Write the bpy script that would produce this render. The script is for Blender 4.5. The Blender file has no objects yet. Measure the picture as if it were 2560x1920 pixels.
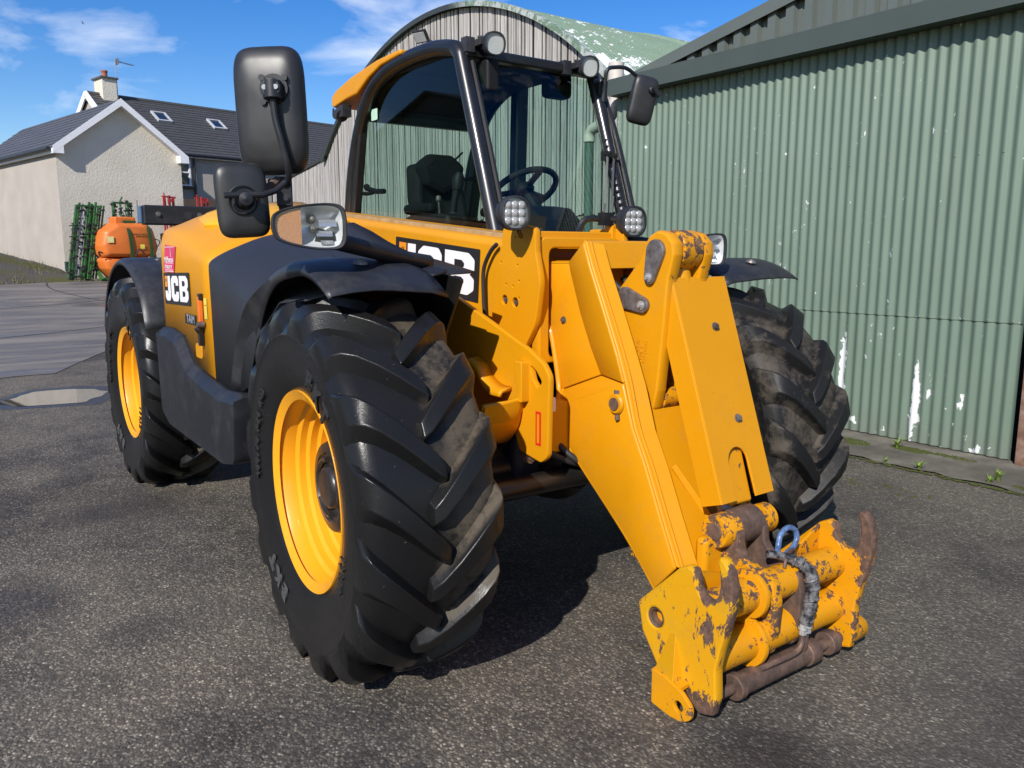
import bpy, bmesh, math, random
from mathutils import Vector, Matrix, noise as mnoise
R = math.radians
S = bpy.context.scene
COL = S.collection
rng = random.Random(7)

# ------------------------------------------------------------------ camera
cd = bpy.data.cameras.new('camera'); cam = bpy.data.objects.new('camera', cd); COL.objects.link(cam)
cd.sensor_width = 36; cd.lens = 28.35; cd.clip_start = .05; cd.clip_end = 2000
cam.location = (-2.07, -2.44, 1.37); cam.rotation_euler = (R(90 - 9.30), 0, R(-35.9))
S.camera = cam

# ------------------------------------------------------------------ sky and sun
SUN_TO = Vector((-1.0, -.65, .83)).normalized()          # from the yard towards the sun
sun_el = math.asin(SUN_TO.z); sun_az = math.atan2(SUN_TO.x, SUN_TO.y)
W = bpy.data.worlds.new('World'); S.world = W; W.use_nodes = True
wt = W.node_tree; wt.nodes.clear()
sky = wt.nodes.new('ShaderNodeTexSky'); sky.sky_type = 'NISHITA'; sky.sun_disc = False
sky.sun_elevation = sun_el; sky.sun_rotation = sun_az
sky.air_density = 1.0; sky.dust_density = .25; sky.ozone_density = 2.4; sky.altitude = 50
hs = wt.nodes.new('ShaderNodeHueSaturation'); hs.inputs['Hue'].default_value = .515; hs.inputs['Saturation'].default_value = 1.45; hs.inputs['Value'].default_value = 1.0
wt.links.new(sky.outputs[0], hs.inputs['Color'])
tc = wt.nodes.new('ShaderNodeTexCoord')
mp = wt.nodes.new('ShaderNodeMapping'); mp.inputs['Scale'].default_value = (1.0, 1.0, 2.2); mp.inputs['Rotation'].default_value = (0, 0, .5)
wt.links.new(tc.outputs['Generated'], mp.inputs['Vector'])
cn = wt.nodes.new('ShaderNodeTexNoise'); cn.inputs['Scale'].default_value = 6.5; cn.inputs['Detail'].default_value = 9; cn.inputs['Roughness'].default_value = .52; cn.inputs['Distortion'].default_value = .5
wt.links.new(mp.outputs[0], cn.inputs['Vector'])
cr = wt.nodes.new('ShaderNodeValToRGB'); cr.color_ramp.elements[0].position = .52; cr.color_ramp.elements[0].color = (0, 0, 0, 1)
cr.color_ramp.elements[1].position = .80; cr.color_ramp.elements[1].color = (.85, .85, .85, 1)
wt.links.new(cn.outputs['Fac'], cr.inputs['Fac'])
cm = wt.nodes.new('ShaderNodeMix'); cm.data_type = 'RGBA'; cm.inputs['B'].default_value = (7.5, 7.9, 8.6, 1)
wt.links.new(cr.outputs['Color'], cm.inputs['Factor']); wt.links.new(hs.outputs['Color'], cm.inputs['A'])
bg = wt.nodes.new('ShaderNodeBackground'); bg.inputs['Strength'].default_value = .112
wt.links.new(cm.outputs['Result'], bg.inputs['Color'])
wo = wt.nodes.new('ShaderNodeOutputWorld'); wt.links.new(bg.outputs[0], wo.inputs['Surface'])

sl = bpy.data.lights.new('sun', 'SUN'); sl.energy = 4.6; sl.angle = R(.53); sl.color = (1, .955, .88)
so = bpy.data.objects.new('sun', sl); COL.objects.link(so); so.location = SUN_TO * 40
so.rotation_euler = SUN_TO.to_track_quat('Z', 'Y').to_euler()
S.view_settings.view_transform = 'Standard'; S.view_settings.look = 'None'
S.view_settings.exposure = .34; S.view_settings.gamma = 1; S.view_settings.use_curve_mapping = False
S.render.engine = 'CYCLES'
S.cycles.max_bounces = 8; S.cycles.transparent_max_bounces = 16; S.cycles.caustics_reflective = False; S.cycles.caustics_refractive = False

# ------------------------------------------------------------------ objects and tags
def tag(o, label, cat, group=None):
    o['label'] = label; o['category'] = cat
    if group: o['group'] = group
    return o
def empty(name, loc=(0, 0, 0), rz=0, parent=None):
    o = bpy.data.objects.new(name, None); COL.objects.link(o); o.location = loc; o.rotation_euler = (0, 0, rz)
    o.empty_display_size = .2
    if parent: o.parent = parent
    return o
def link(name, me, m, parent=None, kind=None, smooth=35, bevel=0, seg=2):
    o = bpy.data.objects.new(name, me); COL.objects.link(o)
    if m is not None:
        me.materials.clear(); me.materials.append(m)
    if parent: o.parent = parent
    if kind: o['kind'] = kind
    if smooth:
        me.shade_smooth(); me.set_sharp_from_angle(angle=R(smooth))
    if bevel:
        b = o.modifiers.new('bevel', 'BEVEL'); b.width = bevel; b.segments = seg; b.limit_method = 'ANGLE'; b.angle_limit = R(40); b.harden_normals = True
    return o
def dup(o, parent, name=None):
    c = o.copy(); COL.objects.link(c); c.parent = parent
    return c

class MB:
    """collects primitives into one mesh"""
    def __init__(s): s.v = []; s.f = []
    def add(s, vs, fs):
        n = len(s.v); s.v += [tuple(v) for v in vs]; s.f += [tuple(i + n for i in f) for f in fs]; return s
    def box(s, c, d, rot=None):
        c = Vector(c); M = rot if rot is not None else Matrix.Identity(3)
        if isinstance(M, tuple): 
            from mathutils import Euler
            M = Euler(M).to_matrix()
        vs = [c + M @ Vector((x * d[0] / 2, y * d[1] / 2, z * d[2] / 2)) for x in (-1, 1) for y in (-1, 1) for z in (-1, 1)]
        return s.add(vs, [(0, 1, 3, 2), (4, 6, 7, 5), (0, 4, 5, 1), (2, 3, 7, 6), (0, 2, 6, 4), (1, 5, 7, 3)])
    def beam(s, p0, p1, w, h, up=(0, 0, 1)):
        p0, p1 = Vector(p0), Vector(p1); d = (p1 - p0).normalized(); a = d.cross(Vector(up)).normalized(); b = a.cross(d)
        vs = []
        for p in (p0, p1):
            for i, j in ((-1, -1), (1, -1), (1, 1), (-1, 1)): vs.append(p + a * (i * w / 2) + b * (j * h / 2))
        return s.add(vs, [(3, 2, 1, 0), (4, 5, 6, 7), (0, 1, 5, 4), (1, 2, 6, 5), (2, 3, 7, 6), (3, 0, 4, 7)])
    def cyl(s, p0, p1, r0, r1=None, n=20, cap=True):
        p0, p1 = Vector(p0), Vector(p1); r1 = r0 if r1 is None else r1
        d = (p1 - p0).normalized(); a = d.orthogonal().normalized(); b = d.cross(a)
        vs = []
        for p, r in ((p0, r0), (p1, r1)):
            for i in range(n):
                t = 2 * math.pi * i / n; vs.append(p + a * (r * math.cos(t)) + b * (r * math.sin(t)))
        fs = [(i, (i + 1) % n, n + (i + 1) % n, n + i) for i in range(n)]
        if cap: fs += [tuple(range(n - 1, -1, -1)), tuple(range(n, 2 * n))]
        return s.add(vs, fs)
    def tube(s, pts, r, n=10, closed=False, sub=0, flat=None):
        P = [Vector(p) for p in pts]
        rr = r if isinstance(r, (list, tuple)) else [r] * len(P)
        if sub: P, rr = spline(P, sub, closed, rr)
        m = len(P); vs = []; a = None
        for i in range(m):
            d = (P[(i + 1) % m] - P[i - 1]) if closed or 0 < i < m - 1 else (P[1] - P[0] if i == 0 else P[-1] - P[-2])
            d.normalize()
            if a is None: a = d.orthogonal().normalized() if flat is None else (Vector(flat) - d * d.dot(Vector(flat))).normalized()
            else: a = (a - d * a.dot(d)).normalized()
            b = d.cross(a)
            for k in range(n):
                t = 2 * math.pi * k / n; vs.append(P[i] + a * (rr[i] * math.cos(t)) + b * (rr[i] * math.sin(t)))
        fs = []
        for i in range(m if closed else m - 1):
            j = (i + 1) % m
            for k in range(n): fs.append((i * n + k, i * n + (k + 1) % n, j * n + (k + 1) % n, j * n + k))
        if not closed: fs += [tuple(range(n - 1, -1, -1)), tuple(range((m - 1) * n, m * n))]
        return s.add(vs, fs)
    def prism(s, poly, axis, a, b):
        """poly of 2-D points extruded from a to b along x, y or z"""
        f = {'x': lambda u, v, w: (w, u, v), 'y': lambda u, v, w: (u, w, v), 'z': lambda u, v, w: (u, v, w)}[axis]
        n = len(poly); vs = [f(u, v, a) for u, v in poly] + [f(u, v, b) for u, v in poly]
        return s.add(vs, [tuple(range(n)), tuple(range(2 * n - 1, n - 1, -1))] + [(i, n + i, n + (i + 1) % n, (i + 1) % n) for i in range(n)])
    def lathe(s, prof, c, ax, n=48, close=False, phase=0):
        """prof: (radius, distance along ax)"""
        c = Vector(c); d = Vector(ax).normalized(); a = d.orthogonal().normalized(); b = d.cross(a); m = len(prof); vs = []
        for r, h in prof:
            for k in range(n):
                t = 2 * math.pi * k / n + phase; vs.append(c + d * h + a * (r * math.cos(t)) + b * (r * math.sin(t)))
        fs = []
        for i in range(m if close else m - 1):
            j = (i + 1) % m
            for k in range(n): fs.append((i * n + k, i * n + (k + 1) % n, j * n + (k + 1) % n, j * n + k))
        return s.add(vs, fs)
    def grid(s, fn, nu, nv):
        vs = [fn(i / nu, j / nv) for i in range(nu + 1) for j in range(nv + 1)]
        return s.add(vs, [(i * (nv + 1) + j, (i + 1) * (nv + 1) + j, (i + 1) * (nv + 1) + j + 1, i * (nv + 1) + j + 1) for i in range(nu) for j in range(nv)])
    def quadbox(s, a, b):
        """solid between two matching point loops"""
        n = len(a); return s.add(list(a) + list(b), [tuple(range(n - 1, -1, -1)), tuple(range(n, 2 * n))] + [(i, (i + 1) % n, n + (i + 1) % n, n + i) for i in range(n)])
    def mesh(s, name, fix=True):
        me = bpy.data.meshes.new(name); me.from_pydata(s.v, [], s.f); me.update()
        if fix:
            bm = bmesh.new(); bm.from_mesh(me); bmesh.ops.recalc_face_normals(bm, faces=bm.faces); bm.to_mesh(me); bm.free()
        return me
    def build(s, name, m, parent=None, kind=None, smooth=35, bevel=0, seg=2, thick=0):
        o = link(name, s.mesh(name), m, parent, kind, smooth, bevel, seg)
        if thick:
            md = o.modifiers.new('solid', 'SOLIDIFY'); md.thickness = thick; md.offset = 0
        return o
def spline(P, sub, closed=False, rr=None):
    m = len(P); out = []; ro = []
    for i in range(m if closed else m - 1):
        g = lambda k: P[k % m] if closed else P[min(max(k, 0), m - 1)]
        p0, p1, p2, p3 = g(i - 1), g(i), g(i + 1), g(i + 2)
        for k in range(sub):
            t = k / sub
            out.append(.5 * ((2 * p1) + (p2 - p0) * t + (2 * p0 - 5 * p1 + 4 * p2 - p3) * t * t + (3 * p1 - p0 - 3 * p2 + p3) * t ** 3))
            if rr: ro.append(rr[i] * (1 - t) + rr[(i + 1) % m] * t)
    if not closed:
        out.append(P[-1]); 
        if rr: ro.append(rr[-1])
    return out, ro
def rnd(pts, r, n=5):
    """round the corners of a 2-D polygon; r one radius or one per corner"""
    m = len(pts); out = []
    for i in range(m):
        ri = r[i] if isinstance(r, (list, tuple)) else r
        p = Vector(pts[i]); a = Vector(pts[i - 1]) - p; b = Vector(pts[(i + 1) % m]) - p
        if ri <= 0: out.append(tuple(p)); continue
        ang = a.angle(b); t = min(ri / math.tan(ang / 2), a.length * .48, b.length * .48)
        s0 = p + a.normalized() * t; s1 = p + b.normalized() * t
        for k in range(n + 1):
            u = k / n; out.append(tuple(s0 * (1 - u) ** 2 + p * 2 * u * (1 - u) + s1 * u * u))
    return out
def circ(c, r, n=20): return [(c[0] + r * math.cos(2 * math.pi * k / n), c[1] + r * math.sin(2 * math.pi * k / n)) for k in range(n)]
def rrect(x0, y0, x1, y1, r, n=5): return rnd([(x0, y0), (x1, y0), (x1, y1), (x0, y1)], r, n)

def fill2d(loops, t, bev, M):
    """flat plate with holes from closed loops, thickness t, edges rounded by bev, placed by matrix M (local x, y, normal z)"""
    cu = bpy.data.curves.new('p', 'CURVE'); cu.dimensions = '2D'; cu.fill_mode = 'BOTH' if t else 'FRONT'
    cu.extrude = max(t / 2 - bev, 0) if t else 0
    if bev: cu.bevel_depth = bev; cu.bevel_resolution = 1; cu.offset = -bev
    for lp in loops:
        sp = cu.splines.new('POLY'); sp.points.add(len(lp) - 1); sp.use_cyclic_u = True
        for i, p in enumerate(lp): sp.points[i].co = (p[0], p[1], 0, 1)
    ob = bpy.data.objects.new('p', cu); me = bpy.data.meshes.new_from_object(ob)
    bpy.data.objects.remove(ob); bpy.data.curves.remove(cu)
    me.transform(M); 
    if M.determinant() < 0: me.flip_normals()
    return me
def frame(o, u, v):
    u = Vector(u).normalized(); v = Vector(v); v = (v - u * v.dot(u)).normalized(); w = u.cross(v)
    return Matrix(((u.x, v.x, w.x, o[0]), (u.y, v.y, w.y, o[1]), (u.z, v.z, w.z, o[2]), (0, 0, 0, 1)))
def XP(x): return Matrix(((0, 0, 1, x), (1, 0, 0, 0), (0, 1, 0, 0), (0, 0, 0, 1)))          # 2-D (y,z) in the plane x
def YP(y): return Matrix(((1, 0, 0, 0), (0, 0, 1, y), (0, 1, 0, 0), (0, 0, 0, 1)))          # 2-D (x,z) in the plane y
def plate(name, loops, M, t, m, parent, bev=.003, kind=None):
    if not isinstance(loops[0][0], (tuple, list)): loops = [loops]
    return link(name, fill2d(loops, t, bev, M), m, parent, kind, smooth=40)
def text_mesh(s, size, M, ext=0, bold=0, sx=1, align='CENTER', space=1):
    cu = bpy.data.curves.new('t', 'FONT'); cu.body = s; cu.size = size; cu.align_x = align; cu.align_y = 'CENTER'; cu.extrude = ext; cu.offset = bold; cu.space_character = space
    ob = bpy.data.objects.new('t', cu); me = bpy.data.meshes.new_from_object(ob); bpy.data.objects.remove(ob); bpy.data.curves.remove(cu)
    me.transform(M @ Matrix.Diagonal((sx, 1, 1, 1))); return me
def joined(mes):
    bm = bmesh.new()
    for m in mes: bm.from_mesh(m); bpy.data.meshes.remove(m)
    me = bpy.data.meshes.new('j'); bm.to_mesh(me); bm.free(); return me

# ------------------------------------------------------------------ materials
class NT:
    def __init__(s, name, rough=.5, col=None, metal=0, spec=.5):
        s.m = bpy.data.materials.new(name); s.m.use_nodes = True; s.t = s.m.node_tree; s.b = s.t.nodes['Principled BSDF']
        s.b.inputs['Roughness'].default_value = rough; s.b.inputs['Metallic'].default_value = metal; s.b.inputs['Specular IOR Level'].default_value = spec
        if col: s.b.inputs['Base Color'].default_value = (*col, 1)
        s._c = None
    def n(s, typ, **k):
        nd = s.t.nodes.new(typ)
        for a, v in k.items():
            if hasattr(nd, a): setattr(nd, a, v)
        return nd
    def put(s, sock, v):
        if v is None: return
        if isinstance(v, bpy.types.NodeSocket): s.t.links.new(v, sock)
        elif isinstance(v, (tuple, list)) and len(v) == 3 and sock.type == 'RGBA': sock.default_value = (*v, 1)
        else: sock.default_value = v
    def set(s, name, v): s.put(s.b.inputs[name], v); return s
    def pos(s):
        if s._c is None: s._c = s.n('ShaderNodeNewGeometry').outputs['Position']
        return s._c
    def obj(s): return s.n('ShaderNodeTexCoord').outputs['Object']
    def map(s, v, scale=(1, 1, 1), loc=(0, 0, 0), rot=(0, 0, 0)):
        m = s.n('ShaderNodeMapping'); s.put(m.inputs['Vector'], v); m.inputs['Scale'].default_value = scale; m.inputs['Location'].default_value = loc; m.inputs['Rotation'].default_value = rot
        return m.outputs[0]
    def noise(s, scale, detail=4, rough=.55, vec=None, dist=0):
        n = s.n('ShaderNodeTexNoise'); s.put(n.inputs['Vector'], vec if vec is not None else s.pos())
        n.inputs['Scale'].default_value = scale; n.inputs['Detail'].default_value = detail; n.inputs['Roughness'].default_value = rough; n.inputs['Distortion'].default_value = dist
        return n.outputs['Fac']
    def voro(s, scale, vec=None, feature='F1', out='Distance'):
        n = s.n('ShaderNodeTexVoronoi', feature=feature); s.put(n.inputs['Vector'], vec if vec is not None else s.pos()); n.inputs['Scale'].default_value = scale
        return n.outputs[out]
    def ramp(s, f, *st, interp='LINEAR'):
        r = s.n('ShaderNodeValToRGB'); s.put(r.inputs['Fac'], f); e = r.color_ramp.elements; r.color_ramp.interpolation = interp
        while len(e) < len(st): e.new(.5)
        for i, (p, c) in enumerate(st):
            e[i].position = p; e[i].color = (*c, 1) if isinstance(c, (tuple, list)) else (c, c, c, 1)
        return r.outputs['Color']
    def mix(s, f, a, b, mode='MIX'):
        m = s.n('ShaderNodeMix', data_type='RGBA', blend_type=mode); s.put(m.inputs['Factor'], f); s.put(m.inputs['A'], a); s.put(m.inputs['B'], b); return m.outputs['Result']
    def math(s, op, a, b=None, c=None, clamp=False):
        m = s.n('ShaderNodeMath', operation=op); m.use_clamp = clamp
        for i, v in enumerate((a, b, c)):
            if v is not None: s.put(m.inputs[i], v)
        return m.outputs[0]
    def step(s, f, a, b):
        m = s.n('ShaderNodeMapRange'); m.inputs['From Min'].default_value = a; m.inputs['From Max'].default_value = b; s.put(m.inputs['Value'], f); return m.outputs[0]
    def bump(s, h, strength=.3, dist=.01, normal=None):
        b = s.n('ShaderNodeBump'); s.put(b.inputs['Height'], h); b.inputs['Strength'].default_value = strength; b.inputs['Distance'].default_value = dist
        if normal is not None: s.put(b.inputs['Normal'], normal)
        s.put(s.b.inputs['Normal'], b.outputs[0]); return b.outputs[0]
    def sep(s, v):
        n = s.n('ShaderNodeSeparateXYZ'); s.put(n.inputs[0], v); return n.outputs
    def rand(s): return s.n('ShaderNodeObjectInfo').outputs['Random']
    def point(s): return s.n('ShaderNodeNewGeometry').outputs['Pointiness']
def flat(name, col, rough=.5, metal=0, spec=.5, var=.12, scale=9, coat=0, bump=0):
    """plain paint or plastic with slight uneven tone"""
    k = NT(name, rough, col, metal, spec); n = k.noise(scale, 5)
    k.set('Base Color', k.mix(k.step(n, .3, .7), tuple(c * (1 - var) for c in col), tuple(min(1, c * (1 + var)) for c in col)))
    k.set('Roughness', k.math('ADD', rough - .06, k.math('MULTIPLY', n, .12)))
    if coat: k.set('Coat Weight', coat); k.set('Coat Roughness', .12)
    if bump: k.bump(k.noise(220, 3), bump, .002)
    return k.m
# ================================================================== the setting
def ground_h(x, y):
    t = min(max((y - 8) / 19, 0), 1); h = .52 * t * t * (3 - 2 * t)
    return h
# -- asphalt: bound stones of two sizes, dry and damp areas
k = NT('asphalt', .85)
big = k.noise(.55, 5, .6, dist=.4); mid = k.noise(2.6, 4, .6)
def cells(scale, stretch=(1, 1, 1)):
    v = k.n('ShaderNodeTexVoronoi'); k.put(v.inputs['Vector'], k.map(k.pos(), stretch, rot=(0, 0, .6))); v.inputs['Scale'].default_value = scale; v.inputs['Randomness'].default_value = 1
    return v
v1 = cells(132, (1, .72, 1)); v2 = cells(58, (1, .8, 1)); c1, c2 = k.sep(v1.outputs['Color']), k.sep(v2.outputs['Color'])
stone = k.ramp(c1[0], (0, (.016, .014, .013)), (.30, (.052, .046, .040)), (.62, (.100, .088, .075)), (.86, (.170, .150, .125)), (.97, (.25, .222, .185)), (1, (.42, .385, .33)))
big_st = k.ramp(c2[0], (0, (.040, .036, .033)), (.5, (.105, .095, .084)), (1, (.23, .21, .18)))
isbig = k.math('MULTIPLY', k.step(c2[1], .70, .72), k.step(v2.outputs['Distance'], .52, .40))
base = k.mix(isbig, stone, big_st)
tar = k.math('MULTIPLY', k.step(v1.outputs['Distance'], .38, .62), .75); base = k.mix(tar, base, (.030, .027, .024))
dry = k.step(k.math('ADD', big, k.math('MULTIPLY', mid, .45)), .60, .86)
base = k.mix(1, base, k.mix(dry, (.72, .71, .71), (1.75, 1.66, 1.50)), 'MULTIPLY')
base = k.mix(k.math('MULTIPLY', dry, .28), base, (.17, .15, .118))
damp = k.math('MULTIPLY', k.step(k.noise(.42, 5, .6, vec=k.map(k.pos(), loc=(3.7, 1.3, 0))), .56, .66), .60)
base = k.mix(damp, base, (.030, .027, .026))
spill = None
for sx0, sy0, sr in ((-.35, -1.25, .30), (-1.9, 1.15, .35), (.9, -1.5, .22), (-1.25, 2.2, .5)):
    d_ = k.n('ShaderNodeVectorMath', operation='DISTANCE'); k.put(d_.inputs[0], k.pos()); d_.inputs[1].default_value = (sx0, sy0, 0)
    s_ = k.step(k.math('ADD', d_.outputs['Value'], k.math('MULTIPLY', mid, sr * .9)), sr * 1.35, sr * .75); spill = s_ if spill is None else k.math('MAXIMUM', spill, s_)
base = k.mix(k.math('MULTIPLY', spill, .55), base, (.022, .019, .017))
px0 = k.sep(k.pos()); dull = k.step(k.math('ADD', px0[0], k.math('MULTIPLY', k.math('SUBTRACT', big, .5), 3.0)), -.6, 1.0)
base = k.mix(k.math('MULTIPLY', dull, .30), base, (.048, .042, .035))
k.set('Base Color', base)
k.set('Roughness', k.math('SUBTRACT', .9, k.math('ADD', k.math('MULTIPLY', damp, .35), k.math('MULTIPLY', spill, .25))))
h = k.math('ADD', k.math('ADD', k.math('MULTIPLY', c1[1], .9), k.math('MULTIPLY', k.math('SUBTRACT', 1, v1.outputs['Distance']), .5)), k.math('ADD', k.math('MULTIPLY', isbig, .5), k.math('MULTIPLY', k.noise(420, 2), .35)))
k.bump(h, .8, .0055)
ASPHALT = k.m
mb = MB()
xs = [-60, -40, -25, -15, -8, -6, -4, -2, 0, 2, 4, 6, 9, 14, 25, 45, 90]; ys = [-40, -20, -10, -6, -4, -2, 0, 2, 4, 6, 8] + [8 + 1.0 * i for i in range(1, 22)] + [34, 45, 70, 120, 220]
def gv(u, v): x = xs[round(u * (len(xs) - 1))]; y = ys[round(v * (len(ys) - 1))]; return (x, y, ground_h(x, y))
mb.grid(gv, len(xs) - 1, len(ys) - 1)
mb.build('ground', ASPHALT, kind='structure', smooth=60)

# -- loose grit lying on the asphalt
k = NT('grit', .8); k.set('Base Color', k.ramp(k.noise(37, 1), (.35, (.05, .048, .045)), (.5, (.12, .11, .10)), (.64, (.20, .18, .15)), (.74, (.40, .37, .32)))); GRIT = k.m
mb = MB(); rg = random.Random(3)
for i in range(1900):
    d = rg.random() ** .6 * 7.0; a = R(rg.uniform(0, 75)); x = -2.07 + d * math.sin(a); y = -2.44 + d * math.cos(a)
    if rg.random() < .25: x = rg.uniform(-2.6, -1.3); y = rg.uniform(-2, 5)
    r = rg.uniform(.0018, .0042) * (1 + .7 * (rg.random() < .05)); q = [rg.uniform(.6, 1.35) for _ in range(6)]; w = rg.uniform(0, 6.28)
    vs = [(x + r * q[j] * math.cos(w + j * 1.2566), y + r * q[j] * math.sin(w + j * 1.2566), .0005) for j in range(5)] + [(x + r * .25, y, r * .75 * q[5])]
    mb.add(vs, [(0, 1, 5), (1, 2, 5), (2, 3, 5), (3, 4, 5), (4, 0, 5)])
o = mb.build('loose_grit', GRIT, kind='stuff', smooth=0); o['label'] = 'loose stone grit scattered over the asphalt yard'; o['category'] = 'grit'

# -- old concrete yard beyond the asphalt on the left
k = NT('yard_concrete', .8); st = k.map(k.pos(), (.35, 1.6, 1), rot=(0, 0, .35))
n1 = k.noise(1.0, 6, .62, vec=st); n2 = k.noise(60, 3)
c = k.ramp(n1, (.32, (.050, .045, .043)), (.45, (.120, .107, .097)), (.58, (.195, .174, .15)), (.75, (.27, .24, .205)))
k.set('Base Color', k.mix(k.math('MULTIPLY', n2, .3), c, (.10, .09, .085)))
k.set('Roughness', k.ramp(n1, (.38, .20), (.52, .78))); k.bump(k.noise(90, 4), .4, .004); YARD = k.m
slab = [(-1.7, 7.85), (-1.35, 7.98), (-.96, 7.97), (-.6, 8.83), (-.05, 9.97), (1.2, 12.4), (3.0, 14.4), (12, 15.2), (13, 31), (.2, 31), (-2, 24.2), (-9, 22), (-9, 8.6), (-4, 7.9)]
me = fill2d([slab], 0, 0, Matrix.Identity(4)); bm = bmesh.new(); bm.from_mesh(me)
for it in range(3): bmesh.ops.bisect_plane
bmesh.ops.triangulate(bm, faces=bm.faces)
for y in [8 + i for i in range(1, 24)]:
    bmesh.ops.bisect_plane(bm, geom=bm.verts[:] + bm.edges[:] + bm.faces[:], plane_co=(0, y, 0), plane_no=(0, 1, 0))
for v in bm.verts: v.co.z = ground_h(v.co.x, v.co.y) + .006
bm.to_mesh(me); bm.free(); link('concrete_yard', me, YARD, kind='structure', smooth=0)
# cracks in the yard
mb = MB(); rg = random.Random(8)
for path in ([(-5, 10.5), (-2.5, 11.6), (-.5, 12.4), (1.2, 13.6), (2.8, 15.2)], [(-6, 15), (-3, 16.2), (0, 17.2), (2.4, 18.8)], [(1.0, 26), (.6, 22), (.9, 19), (1.6, 16.5), (1.9, 14.4)]):
    P, _ = spline([Vector((a + rg.uniform(-.1, .1), b, 0)) for a, b in path], 8)
    for p, q in zip(P, P[1:]):
        w = .02; n = Vector((-(q - p).y, (q - p).x, 0)).normalized() * w
        z0 = ground_h(p.x, p.y) + .0095; z1 = ground_h(q.x, q.y) + .0095
        mb.add([(p.x - n.x, p.y - n.y, z0), (p.x + n.x, p.y + n.y, z0), (q.x + n.x, q.y + n.y, z1), (q.x - n.x, q.y - n.y, z1)], [(0, 1, 2, 3)])
mb.build('yard_crack', flat('crack_dirt', (.035, .032, .028), .9), kind='structure', smooth=0)

# -- puddle
k = NT('puddle_water', .02, (.05, .042, .034), spec=1.0); k.b.inputs['IOR'].default_value = 1.33
k.bump(k.noise(6, 2), .012, .01)
k.set('Coat Weight', .6); k.set('Coat Roughness', .01); k.set('Coat IOR', 1.9); WATER = k.m
pud = [(-1.66, 6.20), (-1.50, 6.42), (-1.32, 6.66), (-1.1, 6.70), (-.9, 6.64), (-.72, 6.42), (-.72, 6.2), (-.86, 5.95), (-.98, 5.8), (-1.2, 5.84), (-1.36, 5.84), (-1.52, 5.95)]
P, _ = spline([Vector((a, b, 0)) for a, b in pud], 6, True)
P = [(p.x + .05 * mnoise.noise(p * 6), p.y + .06 * mnoise.noise(p * 5 + Vector((9, 0, 0)))) for p in P]
link('puddle', fill2d([P], 0, 0, Matrix.Translation((0, 0, .004))), WATER, kind='structure', smooth=0)
mud = [(-1.22 + (x + 1.22) * 1.35 + .02, 6.22 + (y - 6.22) * 1.35) for x, y in P]
k = NT('wet_silt', .38, (.035, .032, .030)); k.bump(k.noise(140, 4), .5, .004); SILT = k.m
link('wet_margin', fill2d([mud], 0, 0, Matrix.Translation((0, 0, .002))), SILT, kind='structure', smooth=0)

# -- concrete apron along the shed
k = NT('apron_concrete', .9); n1 = k.noise(2.4, 6, .65); n2 = k.noise(150, 3, .7)
c = k.ramp(n1, (.30, (.060, .054, .043)), (.48, (.130, .117, .092)), (.68, (.26, .235, .185)))
k.set('Base Color', k.mix(k.math('MULTIPLY', k.step(n2, .35, .7), .55), c, (.06, .054, .042))); k.bump(k.math('ADD', n2, k.noise(40, 3)), .6, .005); APRON = k.m
mb = MB(); jag = random.Random(5)
def apron(x0, x1, name, z):
    pts = []
    y = -4.0
    while y < 6: pts.append((x0 + jag.uniform(-.035, .035), y)); y += .12
    pts += [(x1, 6), (x1, -4)]
    return link(name, fill2d([pts], 0, 0, Matrix.Translation((0, 0, z))), APRON, kind='structure', smooth=0)
apron(2.90, 3.75, 'apron', .012)
# moss in the joint and at the foot of the door
k = NT('moss', .95); n = k.noise(260, 3); k.set('Base Color', k.ramp(n, (.35, (.030, .036, .006)), (.55, (.085, .105, .012)), (.7, (.15, .17, .025)))); k.bump(n, 1, .01); MOSS = k.m
mb = MB(); rg = random.Random(12)
def mosspatch(cx, cy, rx, ry, n, z, ang=0):
    for i in range(n):
        a = rg.uniform(0, 6.28); q = math.sqrt(rg.random()); dx = rx * q * math.cos(a); dy = ry * q * math.sin(a)
        x = cx + dx * math.cos(ang) - dy * math.sin(ang); y = cy + dx * math.sin(ang) + dy * math.cos(ang); r = rg.uniform(.008, .022) * (1.1 - q * .5)
        vs = [(x + r * math.cos(t * 1.047), y + r * math.sin(t * 1.047), z) for t in range(6)] + [(x, y, z + r * .55)]
        mb.add(vs, [(t, (t + 1) % 6, 6) for t in range(6)])
mosspatch(3.27, .76, .10, .16, 260, .012); mosspatch(3.38, .36, .07, .15, 220, .012); mosspatch(3.40, .10, .04, .18, 90, .012); mosspatch(3.0, -.55, .04, .1, 60, .012)
for i in range(50):
    y = -.6 + 1.7 * i / 50; mosspatch(2.885 + rg.uniform(-.012, .012), y, .02, .03, 5, .006)
for i in range(24): mosspatch(2.35 + rg.uniform(-.08, .1), .9 - .05 * i, .015, .03, 2, .001)
o = mb.build('moss', MOSS, kind='stuff', smooth=60); o['label'] = 'green moss along the apron joint and shed foot'; o['category'] = 'moss'
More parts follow.
